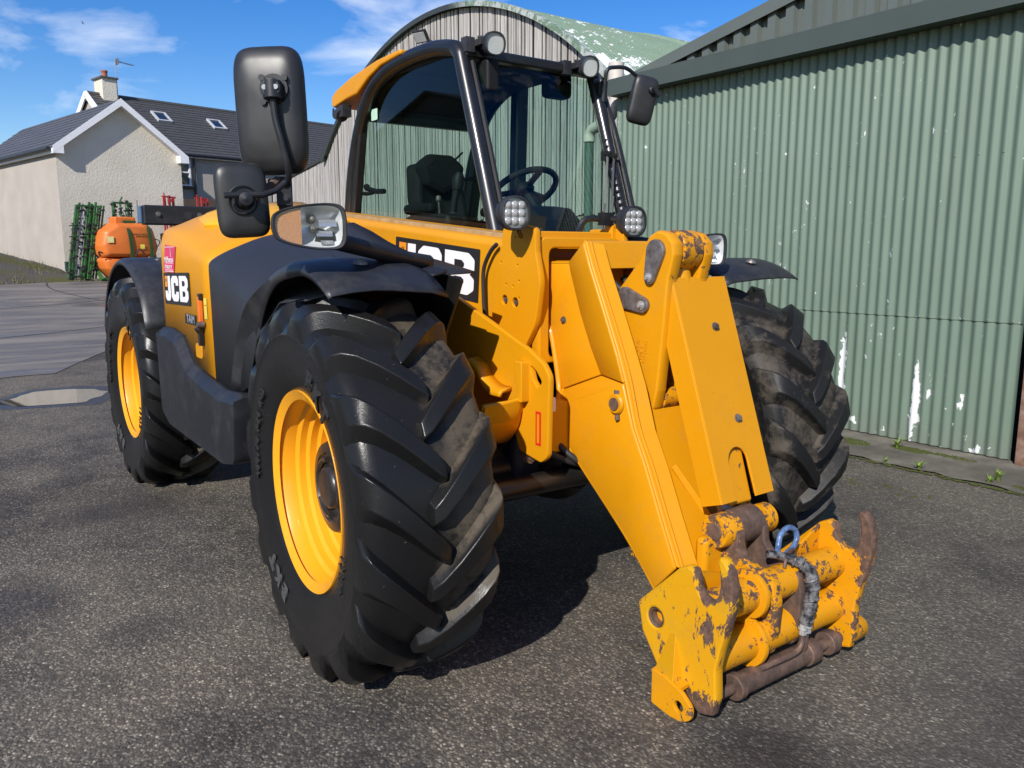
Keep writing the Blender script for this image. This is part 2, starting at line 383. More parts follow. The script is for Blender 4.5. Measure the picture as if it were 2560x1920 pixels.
# weeds
WEED = flat('weed_green', (.16, .24, .035), .6, var=.35, scale=30)
def weed(x, y, z, n, hgt, lab):
    mb = MB()
    for i in range(n):
        a = rg.uniform(0, 6.28); l = hgt * rg.uniform(.55, 1.1); sp = rg.uniform(.25, .9); w = rg.uniform(.003, .006); p = []
        for t in range(4):
            u = t / 3; p.append(Vector((x + math.cos(a) * l * sp * u * u, y + math.sin(a) * l * sp * u * u, z + l * (u - .35 * sp * u * u))))
        nrm = Vector((-math.sin(a), math.cos(a), 0)) * w; vs = []
        for t, q in enumerate(p): f = (1, 1.2, .8, .1)[t]; vs += [q - nrm * f, q + nrm * f]
        mb.add(vs, [(2 * t, 2 * t + 1, 2 * t + 3, 2 * t + 2) for t in range(3)])
    return tag(mb.build('weed', WEED, smooth=0), lab, 'weed', 'weeds on the shed apron')
weed(3.35, .44, .012, 26, .09, 'leafy weed at the shed foot beside the tall peeled strip')
weed(2.92, .06, .01, 34, .07, 'widest grass tuft in the middle of the apron joint')
weed(2.90, .27, .01, 14, .05, 'small weed in the apron joint nearest the tyre')
weed(3.03, -.36, .014, 30, .09, 'tall thin grass tuft by the right picture edge')
weed(2.96, -.34, .01, 16, .06, 'low weed in the joint left of the tall thin tuft')

# -- gravel and grass bank against the house
k = NT('bank_soil', .95); n = k.noise(1.1, 4); n2 = k.noise(26, 4)
k.set('Base Color', k.mix(k.step(n, .48, .60), k.mix(n2, (.045, .040, .034), (.15, .135, .11)), k.mix(n2, (.05, .055, .012), (.13, .125, .035)))); k.bump(n2, 1, .05); BANK = k.m
mb = MB()
def bank(u, v):
    x = -14 + 17.0 * u; y0 = 23.0 + (x + 2) * .42 if x > -2 else 23.0; y = y0 + 9 * v
    h = (1.35 * min(1, max(0, (2.25 - x) / 3.6)) ** .8) * min(1, v * 3.2) ** .7
    h += .07 * mnoise.noise(Vector((x * 1.7, y * 1.7, 0))) * min(1, v * 6) * min(1, max(0, (2.4 - x)))
    return (x, y, ground_h(x, y) + h * .85 - .03 * (v == 0) - .02 + .014)
mb.grid(bank, 70, 30); mb.build('gravel_bank', BANK, kind='structure', smooth=60)
mb = MB(); rg = random.Random(21)
for i in range(2600):
    u = rg.uniform(.45, .98); v = rg.random() ** 1.5; x, y, z = bank(u, v)
    if mnoise.noise(Vector((x * .7, y * .7, 3))) < .02: continue
    hh = rg.uniform(.05, .16); a = rg.uniform(0, 6.28); w = .012
    mb.add([(x - w * math.cos(a), y - w * math.sin(a), z - .02), (x + w * math.cos(a), y + w * math.sin(a), z - .02), (x + rg.uniform(-.05, .05), y + rg.uniform(-.05, .05), z + hh)], [(0, 1, 2)])
o = mb.build('bank_grass', flat('dry_grass', (.13, .125, .04), .8, var=.4, scale=3), kind='stuff', smooth=0); o['label'] = 'thin dry grass growing on the gravel bank'; o['category'] = 'grass'
# ================================================================== house
K = 1.2
house = tag(empty('house', (1.614, 26.68, .50), R(11.3)), 'cream rendered farmhouse with slate roof and white bargeboards beyond the yard', 'house')
k = NT('roughcast', .95); n = k.noise(17, 6, .62, dist=.6); n3 = k.noise(.9, 4)
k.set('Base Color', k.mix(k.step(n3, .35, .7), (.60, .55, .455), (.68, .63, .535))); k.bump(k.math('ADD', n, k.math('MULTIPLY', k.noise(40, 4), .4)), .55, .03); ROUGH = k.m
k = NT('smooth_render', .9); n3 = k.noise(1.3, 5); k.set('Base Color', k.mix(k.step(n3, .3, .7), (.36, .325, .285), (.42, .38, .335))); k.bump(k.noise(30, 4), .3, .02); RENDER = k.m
WHITE = flat('white_trim', (.78, .78, .80), .45, var=.04); BLACKP = flat('black_plastic_trim', (.02, .02, .022), .4)
k = NT('slate_grey', .55); k.set('Base Color', k.mix(k.noise(7, 3), (.060, .062, .070), (.105, .106, .116))); SLATE = k.m
k = NT('tile_dark', .6); k.set('Base Color', k.mix(k.noise(9, 3), (.042, .041, .042), (.082, .080, .080))); TILE = k.m
PANE = flat('window_pane', (.02, .025, .03), .04, spec=1.0, coat=1)
gw, ge, ga, wl = 3.29 * K, 3.42 * K, 4.72 * K, 7.7 * K
# wing: gable wall and left wall
MB().prism([(0, -.6), (gw, -.6), (gw, ge), (gw / 2, ga - .12), (0, ge)], 'y', 0, .3).build('gable_wall', ROUGH, house, smooth=0)
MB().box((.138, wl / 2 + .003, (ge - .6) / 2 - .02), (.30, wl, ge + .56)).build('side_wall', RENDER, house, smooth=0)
# slates laid in courses on a roof slope
def slope(name, a, b, c, d, m, parent, cw=.30, ch=.20, seed=1):
    """a,b eaves left/right, c,d ridge right/left"""
    a, b, c, d = map(Vector, (a, b, c, d)); L = (b - a).length; H = (d - a).length; nu, nv = max(1, int(L / cw)), max(1, int(H / ch)); mb = MB(); r_ = random.Random(seed)
    nrm = (b - a).cross(d - a).normalized()
    base = MB().quadbox([a - nrm * .05, b - nrm * .05, c - nrm * .05, d - nrm * .05], [a - nrm * .004, b - nrm * .004, c - nrm * .004, d - nrm * .004]).build(name, m, parent, smooth=0)
    for j in range(nv):
        off = .5 * (j % 2)
        for i in range(-1, nu + 1):
            u0 = (i + off) / nu; u1 = (i + 1 + off) / nu; u0 = max(u0, 0); u1 = min(u1, 1)
            if u1 - u0 < .2 / nu: continue
            v0 = j / nv; v1 = min(1, (j + 1.12) / nv); g = .004 / L; u0 += g; u1 -= g; t0 = .024 + r_.uniform(-.003, .005)
            P = lambda u, v, t: (a * (1 - u) + b * u) * (1 - v) + (d * (1 - u) + c * u) * v + nrm * t
            mb.add([P(u0, v0, t0), P(u1, v0, t0), P(u1, v1, .006), P(u0, v1, .006), P(u0, v0, 0), P(u1, v0, 0)], [(0, 1, 2, 3), (0, 4, 5, 1)])
    mb.build('slate_courses', m, base, kind='stuff', smooth=0); return base
ov = .16; rz0 = ge - ov * .55
slope('roof', (-ov, wl + .1, rz0), (-ov, -.24, rz0), (gw / 2, -.24, ga + .05), (gw / 2, wl + .1, ga + .05), SLATE, house, .34, .24, 2)
slope('roof', (gw + ov, -.24, rz0), (gw + ov, 3.2, rz0), (gw / 2, 3.2, ga + .05), (gw / 2, -.24, ga + .05), SLATE, house, .34, .24, 3)
# bargeboards with soffit
for sx in (0, 1):
    X = lambda u: u if sx == 0 else gw - u
    mb = MB(); a = [(X(-ov), rz0 - .14), (X(gw / 2), ga - .16), (X(gw / 2), ga + .07), (X(-ov), rz0 + .07)]
    mb.quadbox([(p[0], -.28, p[1]) for p in a], [(p[0], -.245, p[1]) for p in a])
    mb.quadbox([(X(-ov), -.25, rz0 - .13), (X(gw / 2), -.25, ga - .15), (X(gw / 2), -.25, ga - .12), (X(-ov), -.25, rz0 - .10)], [(X(-ov), .02, rz0 - .13), (X(gw / 2), .02, ga - .15), (X(gw / 2), .02, ga - .12), (X(-ov), .02, rz0 - .10)])
    mb.quadbox([(X(-ov), -.278, rz0 - .15), (X(.14), -.278, rz0 - .15), (X(.14), -.278, rz0 + .1), (X(-ov), -.278, rz0 + .02)], [(X(-ov), .05, rz0 - .15), (X(.14), .05, rz0 - .15), (X(.14), .05, rz0 + .1), (X(-ov), .05, rz0 + .02)])
    mb.build('bargeboard', WHITE, house, smooth=0)
MB().box((-.10, wl / 2, rz0 - .06), (.14, wl, .15)).build('fascia_board', WHITE, house, smooth=0)
mb = MB(); mb.cyl((-.24, -.10, rz0 - .01), (-.24, wl, rz0 - .01), .06, n=12); mb.build('gutter', BLACKP, house)
# main block
me_, mr, fo, ro, mx0, mx1 = 3.66 * K, 5.50 * K, 1.2 * K, 4.0 * K, 2.42 * K, 15 * K
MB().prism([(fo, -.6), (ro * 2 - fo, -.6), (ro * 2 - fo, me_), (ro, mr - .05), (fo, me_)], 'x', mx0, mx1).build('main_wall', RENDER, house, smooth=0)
rf = slope('roof', (mx0 - .1, fo - .22, me_ - .02), (mx1, fo - .22, me_ - .02), (mx1, ro, mr + .06), (mx0 - .1, ro, mr + .06), TILE, house, .33, .21, 5)
slope('roof', (mx1, ro * 2 - fo + .22, me_ - .02), (mx0 - .1, ro * 2 - fo + .22, me_ - .02), (mx0 - .1, ro, mr + .06), (mx1, ro, mr + .06), TILE, house, .8, .6, 6)
MB().cyl((mx0 - .1, ro, mr + .05), (mx1, ro, mr + .05), .09, n=8).build('ridge_tiles', TILE, rf)
mb = MB()
for s in (-1, 1): mb.beam((mx0 - .12, ro + s * 1.5, mr - 1.04), (mx0 - .12, ro, mr + .03), .05, .24)
mb.build('bargeboard', WHITE, house, smooth=0)
MB().box(((mx0 + mx1) / 2 + .8, fo - .16, me_ - .08), (mx1 - mx0 - 1.8, .1, .14)).build('fascia_board', WHITE, house, smooth=0)
MB().cyl((gw + .3, fo - .26, me_ - .06), (mx1, fo - .26, me_ - .06), .06, n=10).build('gutter', BLACKP, house)
MB().cyl((4.24 * K, fo - .09, 1.8 * K), (4.24 * K, fo - .09, me_ - .1), .045, n=10).build('downpipe', BLACKP, house)
MB().box((4.65 * K, fo - .02, 3.46 * K), (.55 * K, .05, .04)).build('vent_strip', flat('grey_vent', (.35, .33, .31), .6), house, smooth=0)
# skylights
def on_roof(s_, t): return Vector((s_, (fo - .22) * (1 - t) + ro * t, (me_ - .02) * (1 - t) + (mr + .06) * t))
rn = Vector((0, -(mr - me_ + .08), ro - fo + .22)).normalized(); ru = (on_roof(0, 1) - on_roof(0, 0)).normalized()
for s_, t in ((3.36 * K + .98, .66), (5.12 * K + 1.05, .64)):
    c = on_roof(s_, t); w, hh = .56, .76; Fm = frame(c + rn * .05, (1, 0, 0), ru)
    fr = link('skylight', fill2d([[(-w / 2, -hh / 2), (w / 2, -hh / 2), (w / 2, hh / 2), (-w / 2, hh / 2)], [(-w / 2 + .07, -hh / 2 + .08), (w / 2 - .07, -hh / 2 + .08), (w / 2 - .07, hh / 2 - .07), (-w / 2 + .07, hh / 2 - .07)]], .09, .004, Fm), flat('skylight_frame', (.42, .43, .45), .5), house)
    link('pane', fill2d([[(-w / 2 + .06, -hh / 2 + .06), (w / 2 - .06, -hh / 2 + .06), (w / 2 - .06, hh / 2 - .06), (-w / 2 + .06, hh / 2 - .06)]], .02, 0, Fm), PANE, fr)
# window next to the wing
wx0, wx1, wz0, wz1 = 3.50 * K, 4.13 * K, 2.70 * K, 3.50 * K
fr = link('window', fill2d([[(wx0, wz0), (wx1, wz0), (wx1, wz1), (wx0, wz1)], [(wx0 + .06, wz0 + .06), (wx1 - .07, wz0 + .06), (wx1 - .07, (wz0 + wz1) / 2 - .02), (wx0 + .06, (wz0 + wz1) / 2 - .02)], [(wx0 + .06, (wz0 + wz1) / 2 + .03), (wx1 - .07, (wz0 + wz1) / 2 + .03), (wx1 - .07, wz1 - .05), (wx0 + .06, wz1 - .05)]], .08, .004, YP(fo - .04)), WHITE, house)
MB().box(((wx0 + wx1) / 2, fo - .012, (wz0 + wz1) / 2), (wx1 - wx0 - .06, .01, wz1 - wz0 - .06)).build('pane', PANE, fr, smooth=0)
MB().box(((wx0 + wx1) / 2 + .05, fo - .06, wz0 - .05), (wx1 - wx0 + .2, .16, .07)).build('sill', BLACKP, fr, smooth=0)
# chimney
cx0, cx1, cy0, cy1, cz = 2.74 * K - .02, 3.06 * K + .1, ro - .38, ro + .40, 6.02 * K
ch = MB().box(((cx0 + cx1) / 2, (cy0 + cy1) / 2, cz - .65), (cx1 - cx0, cy1 - cy0, 1.3)).build('chimney', ROUGH, house, smooth=0)
MB().box(((cx0 + cx1) / 2, (cy0 + cy1) / 2, cz + .02), (cx1 - cx0 + .14, cy1 - cy0 + .14, .06)).build('cap', SLATE, ch, smooth=0)
mb = MB(); mb.lathe([(.0, .05), (.11, .05), (.10, .25), (.12, .27), (.12, .33), (.08, .33)], ((cx0 + cx1) / 2, (cy0 + cy1) / 2, cz), (0, 0, 1), 16); mb.build('chimney_pot', flat('terracotta', (.30, .10, .06), .8), ch)
# TV aerial
ax, ay, az = cx1 + .06, cy0 + .1, cz
ar = MB().cyl((ax, ay, az - .75), (ax, ay, az + .78), .018, n=6).build('aerial', flat('aerial_alloy', (.45, .46, .48), .4, metal=.6), house)
mb = MB(); mb.cyl((ax - .02, ay, az + .68), (ax + .68, ay, az + .62), .012, n=6)
for i in range(11): mb.cyl((ax + .1 + i * .055, ay - .14, az + .67 - i * .005), (ax + .1 + i * .055, ay + .14, az + .67 - i * .005), .006, n=5)
mb.box((ax + .06, ay, az + .66), (.02, .3, .22)); mb.build('aerial_boom', flat('aerial_dark', (.12, .12, .13), .5), ar)
# utility box at the corner
MB().box((-.02 + .12, -.05, .42), (.28, .12, .30)).build('meter_box', flat('meter_green', (.03, .06, .055), .5), house, bevel=.01)

# ================================================================== sprayer in front of the gable
sp = tag(empty('field_sprayer', (1.614 + .42, 24.75, ground_h(1.7, 24.75) + .012), R(11.3)), 'orange tank field sprayer with folded green boom frames against the cream gable', 'sprayer')
ORANGE = flat('orange_plastic', (.62, .155, .025), .45, var=.1, scale=3); GREEN = flat('boom_green', (.030, .115, .028), .45, var=.4, scale=12); DKGREEN = flat('strap_green', (.02, .07, .02), .5)
STEELD = flat('dark_steel', (.04, .04, .042), .5, metal=.3); GALV = flat('galvanised', (.42, .42, .42), .45, metal=.5)
tx0, tx1 = .20, 1.86
def barrel(prof, y0, y1, name, r):
    m2 = MB(); n = len(prof); rows = []
    ys_ = [y0, y0 + .05, y0 + .16, (y0 + y1) / 2, y1 - .16, y1 - .05, y1]; ins = [.16, .06, .0, -.02, 0, .06, .16]
    cx_ = sum(p[0] for p in prof) / n; cz_ = sum(p[1] for p in prof) / n
    for yy, q in zip(ys_, ins):
        for px, pz in prof:
            d = Vector((px - cx_, pz - cz_)); f = max(.2, 1 - q / max(d.length, .01)); rows.append((cx_ + d.x * f, yy, cz_ + d.y * f))
    fs = [(i * n + j, i * n + (j + 1) % n, (i + 1) * n + (j + 1) % n, (i + 1) * n + j) for i in range(len(ys_) - 1) for j in range(n)] + [tuple(range(n)), tuple(range((len(ys_) - 1) * n, len(ys_) * n))[::-1]]
    return m2.add(rows, fs).build(name, ORANGE, sp, smooth=50)
up = rnd([(tx0 + .02, .70), (tx1 - .1, .70), (tx1 + .02, 1.0), (tx1 - .12, 1.55), (tx1 - .3, 1.72), (tx0 + .42, 1.72), (tx0 + .06, 1.45), (tx0 - .03, 1.05)], .13, 4)
lo = rnd([(tx0 + .30, .08), (tx1 - .4, .08), (tx1 - .1, .30), (tx1 - .08, .68), (tx0 - .02, .68), (tx0 + .06, .36)], .1, 4)
tk = barrel(up, -.55, .45, 'tank', .1); barrel(lo, -.50, .40, 'lower_tank', .1)
MB().box((.98, -.05, 1.80), (.62, .5, .22)).build('filler_lid', ORANGE, sp, bevel=.05, seg=3)
MB().box((1.06, -.33, 1.76), (.36, .06, .08)).build('lid_latch', DKGREEN, sp, bevel=.01)
for xs_ in (.92, 1.52):
    P = [Vector(p) for p in ((xs_ - .06, -.06, 1.745), (xs_ - .02, -.40, 1.70), (xs_ + .03, -.56, 1.5), (xs_ + .07, -.585, 1.1), (xs_ + .08, -.57, .66))]
    m2 = MB(); Q, _ = spline(P, 5)
    for p, q in zip(Q, Q[1:]): m2.beam(p, q, .09, .03, up=(0, -1, .2))
    m2.build('strap', DKGREEN, sp, smooth=0)
STK = flat('sticker_yellow', (.85, .72, .30), .6)
MB().box((.40, -.575, 1.22), (.19, .006, .18)).build('sticker', STK, sp, smooth=0); MB().box((1.32, -.592, 1.02), (.13, .006, .13)).build('sticker', flat('sticker_amber', (.75, .62, .08), .6), sp, smooth=0)
link('lettering', text_mesh('AMAZONE', .075, frame((1.28, -.585, 1.38), (1, 0, 0), (0, 0, 1)), .002, .002, 1.15), DKGREEN, sp, smooth=0)
m2 = MB(); m2.beam((.15, -.2, .05), (1.7, -.2, .05), .1, .08); m2.beam((.3, .2, .05), (1.7, .2, .05), .1, .08); m2.beam((.2, -.3, .02), (.2, .5, .6), .08, .1); m2.beam((1.98, -.1, .1), (1.9, .1, 1.0), .1, .1); m2.beam((.6, -.55, .12), (1.6, -.55, .16), .09, .1)
m2.build('chassis', GREEN, sp, smooth=0)
for pts_, r_ in (([(1.74, -.5, 1.25), (1.86, -.55, 1.2), (1.84, -.5, 1.05), (1.6, -.56, .95)], .015), ([(1.1, -.6, .75), (1.2, -.64, .95), (1.35, -.62, .8)], .022), ([(.1, -.5, .74), (.05, -.55, .86), (.16, -.56, .82)], .025)): MB().tube(pts_, r_, 6, sub=4).build('hose', STEELD, sp)
def boomstack(x0, x1, z0, z1, lean, seed, n, name):
    r_ = random.Random(seed); a = MB(); b = MB(); c = MB()
    for i in range(n):
        u = i / (n - 1); x = x0 + (x1 - x0) * u; y = .25 + r_.uniform(-.22, .3); dz = r_.uniform(-.06, .06)
        p, q = (x - lean, y, z0), (x, y + .05, z1 + dz)
        w = r_.choice((.025, .04, .06)); (a if r_.random() < .72 else b).beam(p, q, w, .05)
        for j in range(14):
            t = (j + r_.random()) / 14; pp = Vector(p) * (1 - t) + Vector(q) * t
            if r_.random() < .55: c.box(pp + Vector((r_.uniform(-.05, .05), -.06, 0)), (.07, .08, .05))
            if r_.random() < .3 and i < n - 1: a.beam(pp, pp + Vector(((x1 - x0) / (n - 1), 0, r_.choice((-.16, .16)))), .02, .02)
    for t in (.03, .97):
        a.beam((x0 - lean * (1 - t) - .02, .2, z0 + (z1 - z0) * t), (x1 - lean * (1 - t), .3, z0 + (z1 - z0) * t), .05, .06)
    g = a.build(name, GREEN, sp, smooth=0); b.build('spray_line', GALV, g, smooth=0); c.build('nozzle_bodies', STEELD, g, kind='stuff', smooth=0)
boomstack(-.18, .56, .06, 2.28, .42, 4, 17, 'boom_frame'); boomstack(.86, 1.46, 1.2, 2.38, .02, 9, 9, 'boom_frame')
MB().cyl((1.52, .1, 1.2), (1.54, .1, 2.45), .012, n=5).build('stay_rod', STEELD, sp, smooth=0); m2 = MB(); m2.cyl((-.62, .1, .02), (-.38, .1, 1.7), .012, n=5)
for z in (.3, .9, 1.3, 1.62): m2.box((-.5 + .08 * z, .12, z), (.2, .03, .03))
m2.build('stay_rod', STEELD, sp, smooth=0)
# red implements and a board fence behind them, by the house corner
RED = flat('implement_red', (.32, .018, .022), .5, var=.25, scale=15)
hm = Matrix.Translation((1.614, 26.68, .50)) @ Matrix.Rotation(R(11.3), 4, 'Z')
for i, (s_, lab) in enumerate(((2.52 * K, 'red steel implement frame against the cream gable, left of the brown fence'), (3.45 * K, 'red steel implement frame in front of the brown board fence'))):
    p = hm @ Vector((s_, -.9, 0)); r_ = random.Random(30 + i); m2 = MB(); top = 2.70
    for j in range(6):
        x = -.2 + .08 * j; m2.beam((x, r_.uniform(-.1, .1), 0), (x + .01, r_.uniform(-.1, .1), top - abs(j - 2.5) * .03), .035, .05)
    for z in (top - .05, top - .38, 1.2, .3): m2.beam((-.22, 0, z), (.24, 0, z - .03), .05, .05)
    m2.beam((-.2, -.1, top + .06), (-.16, -.1, top - .2), .03, .03); m2.box((.05, -.1, top - .18), (.16, .05, .1))
    o = m2.build('implement_frame', RED, smooth=0); o.location = (p.x, p.y, ground_h(p.x, p.y) + .012); o.rotation_euler = (0, 0, R(11.3)); tag(o, lab, 'implement')
k = NT('brown_board', .85); kv = k.map(k.obj(), (14, 14, .7)); k.set('Base Color', k.mix(k.noise(1.5, 6, .6, vec=kv), (.045, .030, .022), (.12, .085, .065))); BROWN = k.m
fb = tag(empty('board_fence', hm @ Vector((3.36 * K - .12, -.25, 0)), R(11.3)), 'dark brown vertical board fence beside the house window', 'fence')
bmsh = MB().box((0, 0, 1.35), (.135, .024, 2.7)).mesh('board')
for i in range(16): o = link('board', bmsh, BROWN, fb, smooth=0); o.location = (i * .142, rng.uniform(-.008, .008), rng.uniform(-.03, .03))

# ================================================================== arched barn with plank gable
barn = tag(empty('arched_barn', (8.0, 14.64, 0)), 'arched roof barn with weathered grey plank gable behind the cab', 'barn')
bc, bz, bR, bx = 14.64, -2.21, 8.98, 8.0
k = NT('weathered_plank', .9); gv_ = k.map(k.obj(), (26, 26, 1.1)); off = k.math('MULTIPLY', k.rand(), 40)
cv = k.n('ShaderNodeCombineXYZ'); k.put(cv.inputs[0], off); k.put(cv.inputs[2], off); va = k.n('ShaderNodeVectorMath'); k.put(va.inputs[0], gv_); k.put(va.inputs[1], cv.outputs[0]); gr = va.outputs[0]
n1 = k.noise(1.2, 8, .68, vec=gr, dist=.8); n2 = k.noise(.35, 3, vec=gr)
c = k.ramp(n1, (.28, (.10, .088, .078)), (.40, (.31, .288, .268)), (.60, (.47, .448, .428)), (.8, (.57, .55, .53)))
tone = k.mix(k.rand(), (.76, .76, .76), (1.10, 1.09, 1.07)); c = k.mix(1, c, tone, 'MULTIPLY')
kn = k.step(k.voro(1.0, vec=k.map(k.obj(), (5, 7, 2.2))), .10, .03); c = k.mix(k.math('MULTIPLY', kn, .75), c, (.06, .045, .035))
k.set('Base Color', c); k.bump(n1, .5, .006); PLANK = k.m
DARKW = flat('dark_interior', (.012, .011, .010), .95)
def arc_z(y): return bz + math.sqrt(max(bR ** 2 - (y - bc) ** 2, 0))
yA, yB = 7.4, 20.96
gab = MB().prism([(yA - bc, 0)] + [(y - bc, arc_z(y) - .06) for y in [yA + (yB - yA) * i / 30 for i in range(31)]] + [(yB - bc, 0)], 'x', .06, .10).build('gable_wall', DARKW, barn, smooth=0)
def plank_mesh(w, z0, z1a, z1b, t):
    return MB().quadbox([(-t, -w / 2, z0), (-t, w / 2, z0), (-t, w / 2, z1b), (-t, -w / 2, z1a)], [(0, -w / 2, z0), (0, w / 2, z0), (0, w / 2, z1b), (0, -w / 2, z1a)]).mesh('plank')
y = yA + .02; pr = random.Random(17)
while y < yB - .05:
    w = pr.uniform(.082, .108); w2 = w - pr.uniform(.020, .036); yc = y + w / 2
    z0 = 2.05 + pr.uniform(-.06, .06) if yc < 15 else .35
    o = link('plank', plank_mesh(w2, z0, arc_z(y) - .05, arc_z(y + w) - .05, pr.uniform(.012, .020)), PLANK, gab, smooth=0)
    o.location = (.055 + pr.uniform(-.004, .004), yc - bc, 0); o.rotation_euler = (pr.uniform(-.006, .006), 0, pr.uniform(-.03, .03)); y += w
k = NT('block_wall', .95); n = k.noise(3, 6); k.set('Base Color', k.ramp(n, (.3, (.16, .14, .11)), (.7, (.36, .33, .27)))); k.bump(k.noise(30, 5), .8, .02); BLOCK = k.m
MB().box((.02, 11.2 - bc, 1.0), (.2, 7.8, 2.04)).build('block_plinth', BLOCK, barn, smooth=0)
# lean-to side wall beyond the gable
lt = MB().prism([(yB - bc + .06, 0), (yB - bc + .06, 4.05), (25.9 - bc, 3.50), (25.9 - bc, 0)], 'x', .06, .10).build('lean_to_wall', DARKW, barn, smooth=0)
y = yB + .06
while y < 25.8:
    w = pr.uniform(.10, .125); yc = y + w / 2; zt = 4.10 - (y - yB) * .113
    o = link('plank', plank_mesh(w - .024, .4, zt, zt - w * .113, .016), PLANK, lt, smooth=0); o.location = (.055 + pr.uniform(-.004, .004), yc - bc, 0); o.rotation_euler = (.035 + pr.uniform(-.006, .006), 0, 0); y += w
MB().beam((.03, yB - bc, 4.17), (.03, 25.9 - bc, 3.60), .08, .09).build('lean_to_trim', flat('dark_trim', (.03, .035, .032), .6), barn, smooth=0)
# curved roof of corrugated sheets
k = NT('peeling_green_roof', .55); pv = k.map(k.pos(), (.6, 1.1, 1.1)); n1 = k.noise(1.6, 8, .7, vec=pv, dist=.5); n2 = k.noise(7, 5, .7); px_ = k.sep(k.pos())
near = k.step(px_[0], 12.0, 8.0); low = k.step(px_[2], 6.3, 4.4); lowY = k.step(px_[1], 12.5, 9.0)
wear = k.math('MULTIPLY', k.math('MULTIPLY', near, low), lowY)
msk = k.step(k.math('ADD', k.math('ADD', k.math('MULTIPLY', n1, .6), k.math('MULTIPLY', n2, .4)), k.math('MULTIPLY', wear, .13)), .585, .60)
gcol = k.mix(k.noise(2, 4), (.14, .215, .145), (.19, .265, .195)); gcol = k.mix(k.math('MULTIPLY', k.step(n2, .5, .62), .3), gcol, (.16, .12, .06))
k.set('Base Color', k.mix(msk, gcol, (.62, .64, .64))); BROOF = k.m
mb = MB(); a0 = math.atan2(arc_z(yA - .15) - bz, yA - .15 - bc); a1 = math.atan2(arc_z(yB + .15) - bz, yB + .15 - bc); nx = 700
def roofp(u, v):
    a = a0 + (a1 - a0) * v; x = -.05 + 14.0 * u; r = bR + .03 + (.013 * math.sin(2 * math.pi * (x + .14) / .13) if x > .06 else 0) + (.06 if x > 4.4 else 0)
    return (x, r * math.cos(a), bz + r * math.sin(a))
mb.grid(roofp, nx, 36); mb.build('roof', BROOF, barn, smooth=50)
k = NT('verge_paint', .5); n = k.noise(6, 6, .7); kz = k.sep(k.pos()); ks = k.step(kz[1], 13.8, 12.8)
k.set('Base Color', k.mix(ks, (.035, .040, .038), k.mix(k.step(n, .45, .55), (.13, .20, .13), (.40, .42, .40)))); VERGE = k.m
mb = MB(); N = 60
for i in range(N):
    A, B = [a0 + (a1 - a0) * (i + d) / N for d in (0, 1)]
    loop = lambda a: [((bR + r) * math.cos(a), bz + (bR + r) * math.sin(a), x) for r, x in ((-.05, -.085), (.06, -.085), (.06, .03), (.05, .03), (.05, -.072), (-.05, -.072))]
    la, lb = loop(A), loop(B)
    mb.quadbox([(p[2], p[0], p[1]) for p in la], [(p[2], p[0], p[1]) for p in lb])
mb.build('verge_trim', VERGE, barn, smooth=30)
# flood light
BLK = flat('lamp_black', (.018, .018, .019), .45)
fy, fz_ = 14.72 - bc, 6.28
fl = MB().box((-.24, fy, fz_), (.07, .38, .29), rot=(0, R(-35), R(20))).build('floodlight', BLK, barn, bevel=.014)
MB().box((-.28, fy - .015, fz_ - .03), (.016, .31, .22), rot=(0, R(-35), R(20))).build('lens', flat('lens_grey', (.35, .36, .36), .2), fl, bevel=.003)
m2 = MB(); m2.cyl((-.18, fy - .10, fz_ - .06), (.03, fy - .25, fz_ - .18), .03, n=8); m2.box((.0, fy - .25, fz_ - .21), (.08, .13, .19)); m2.build('bracket', BLK, fl)
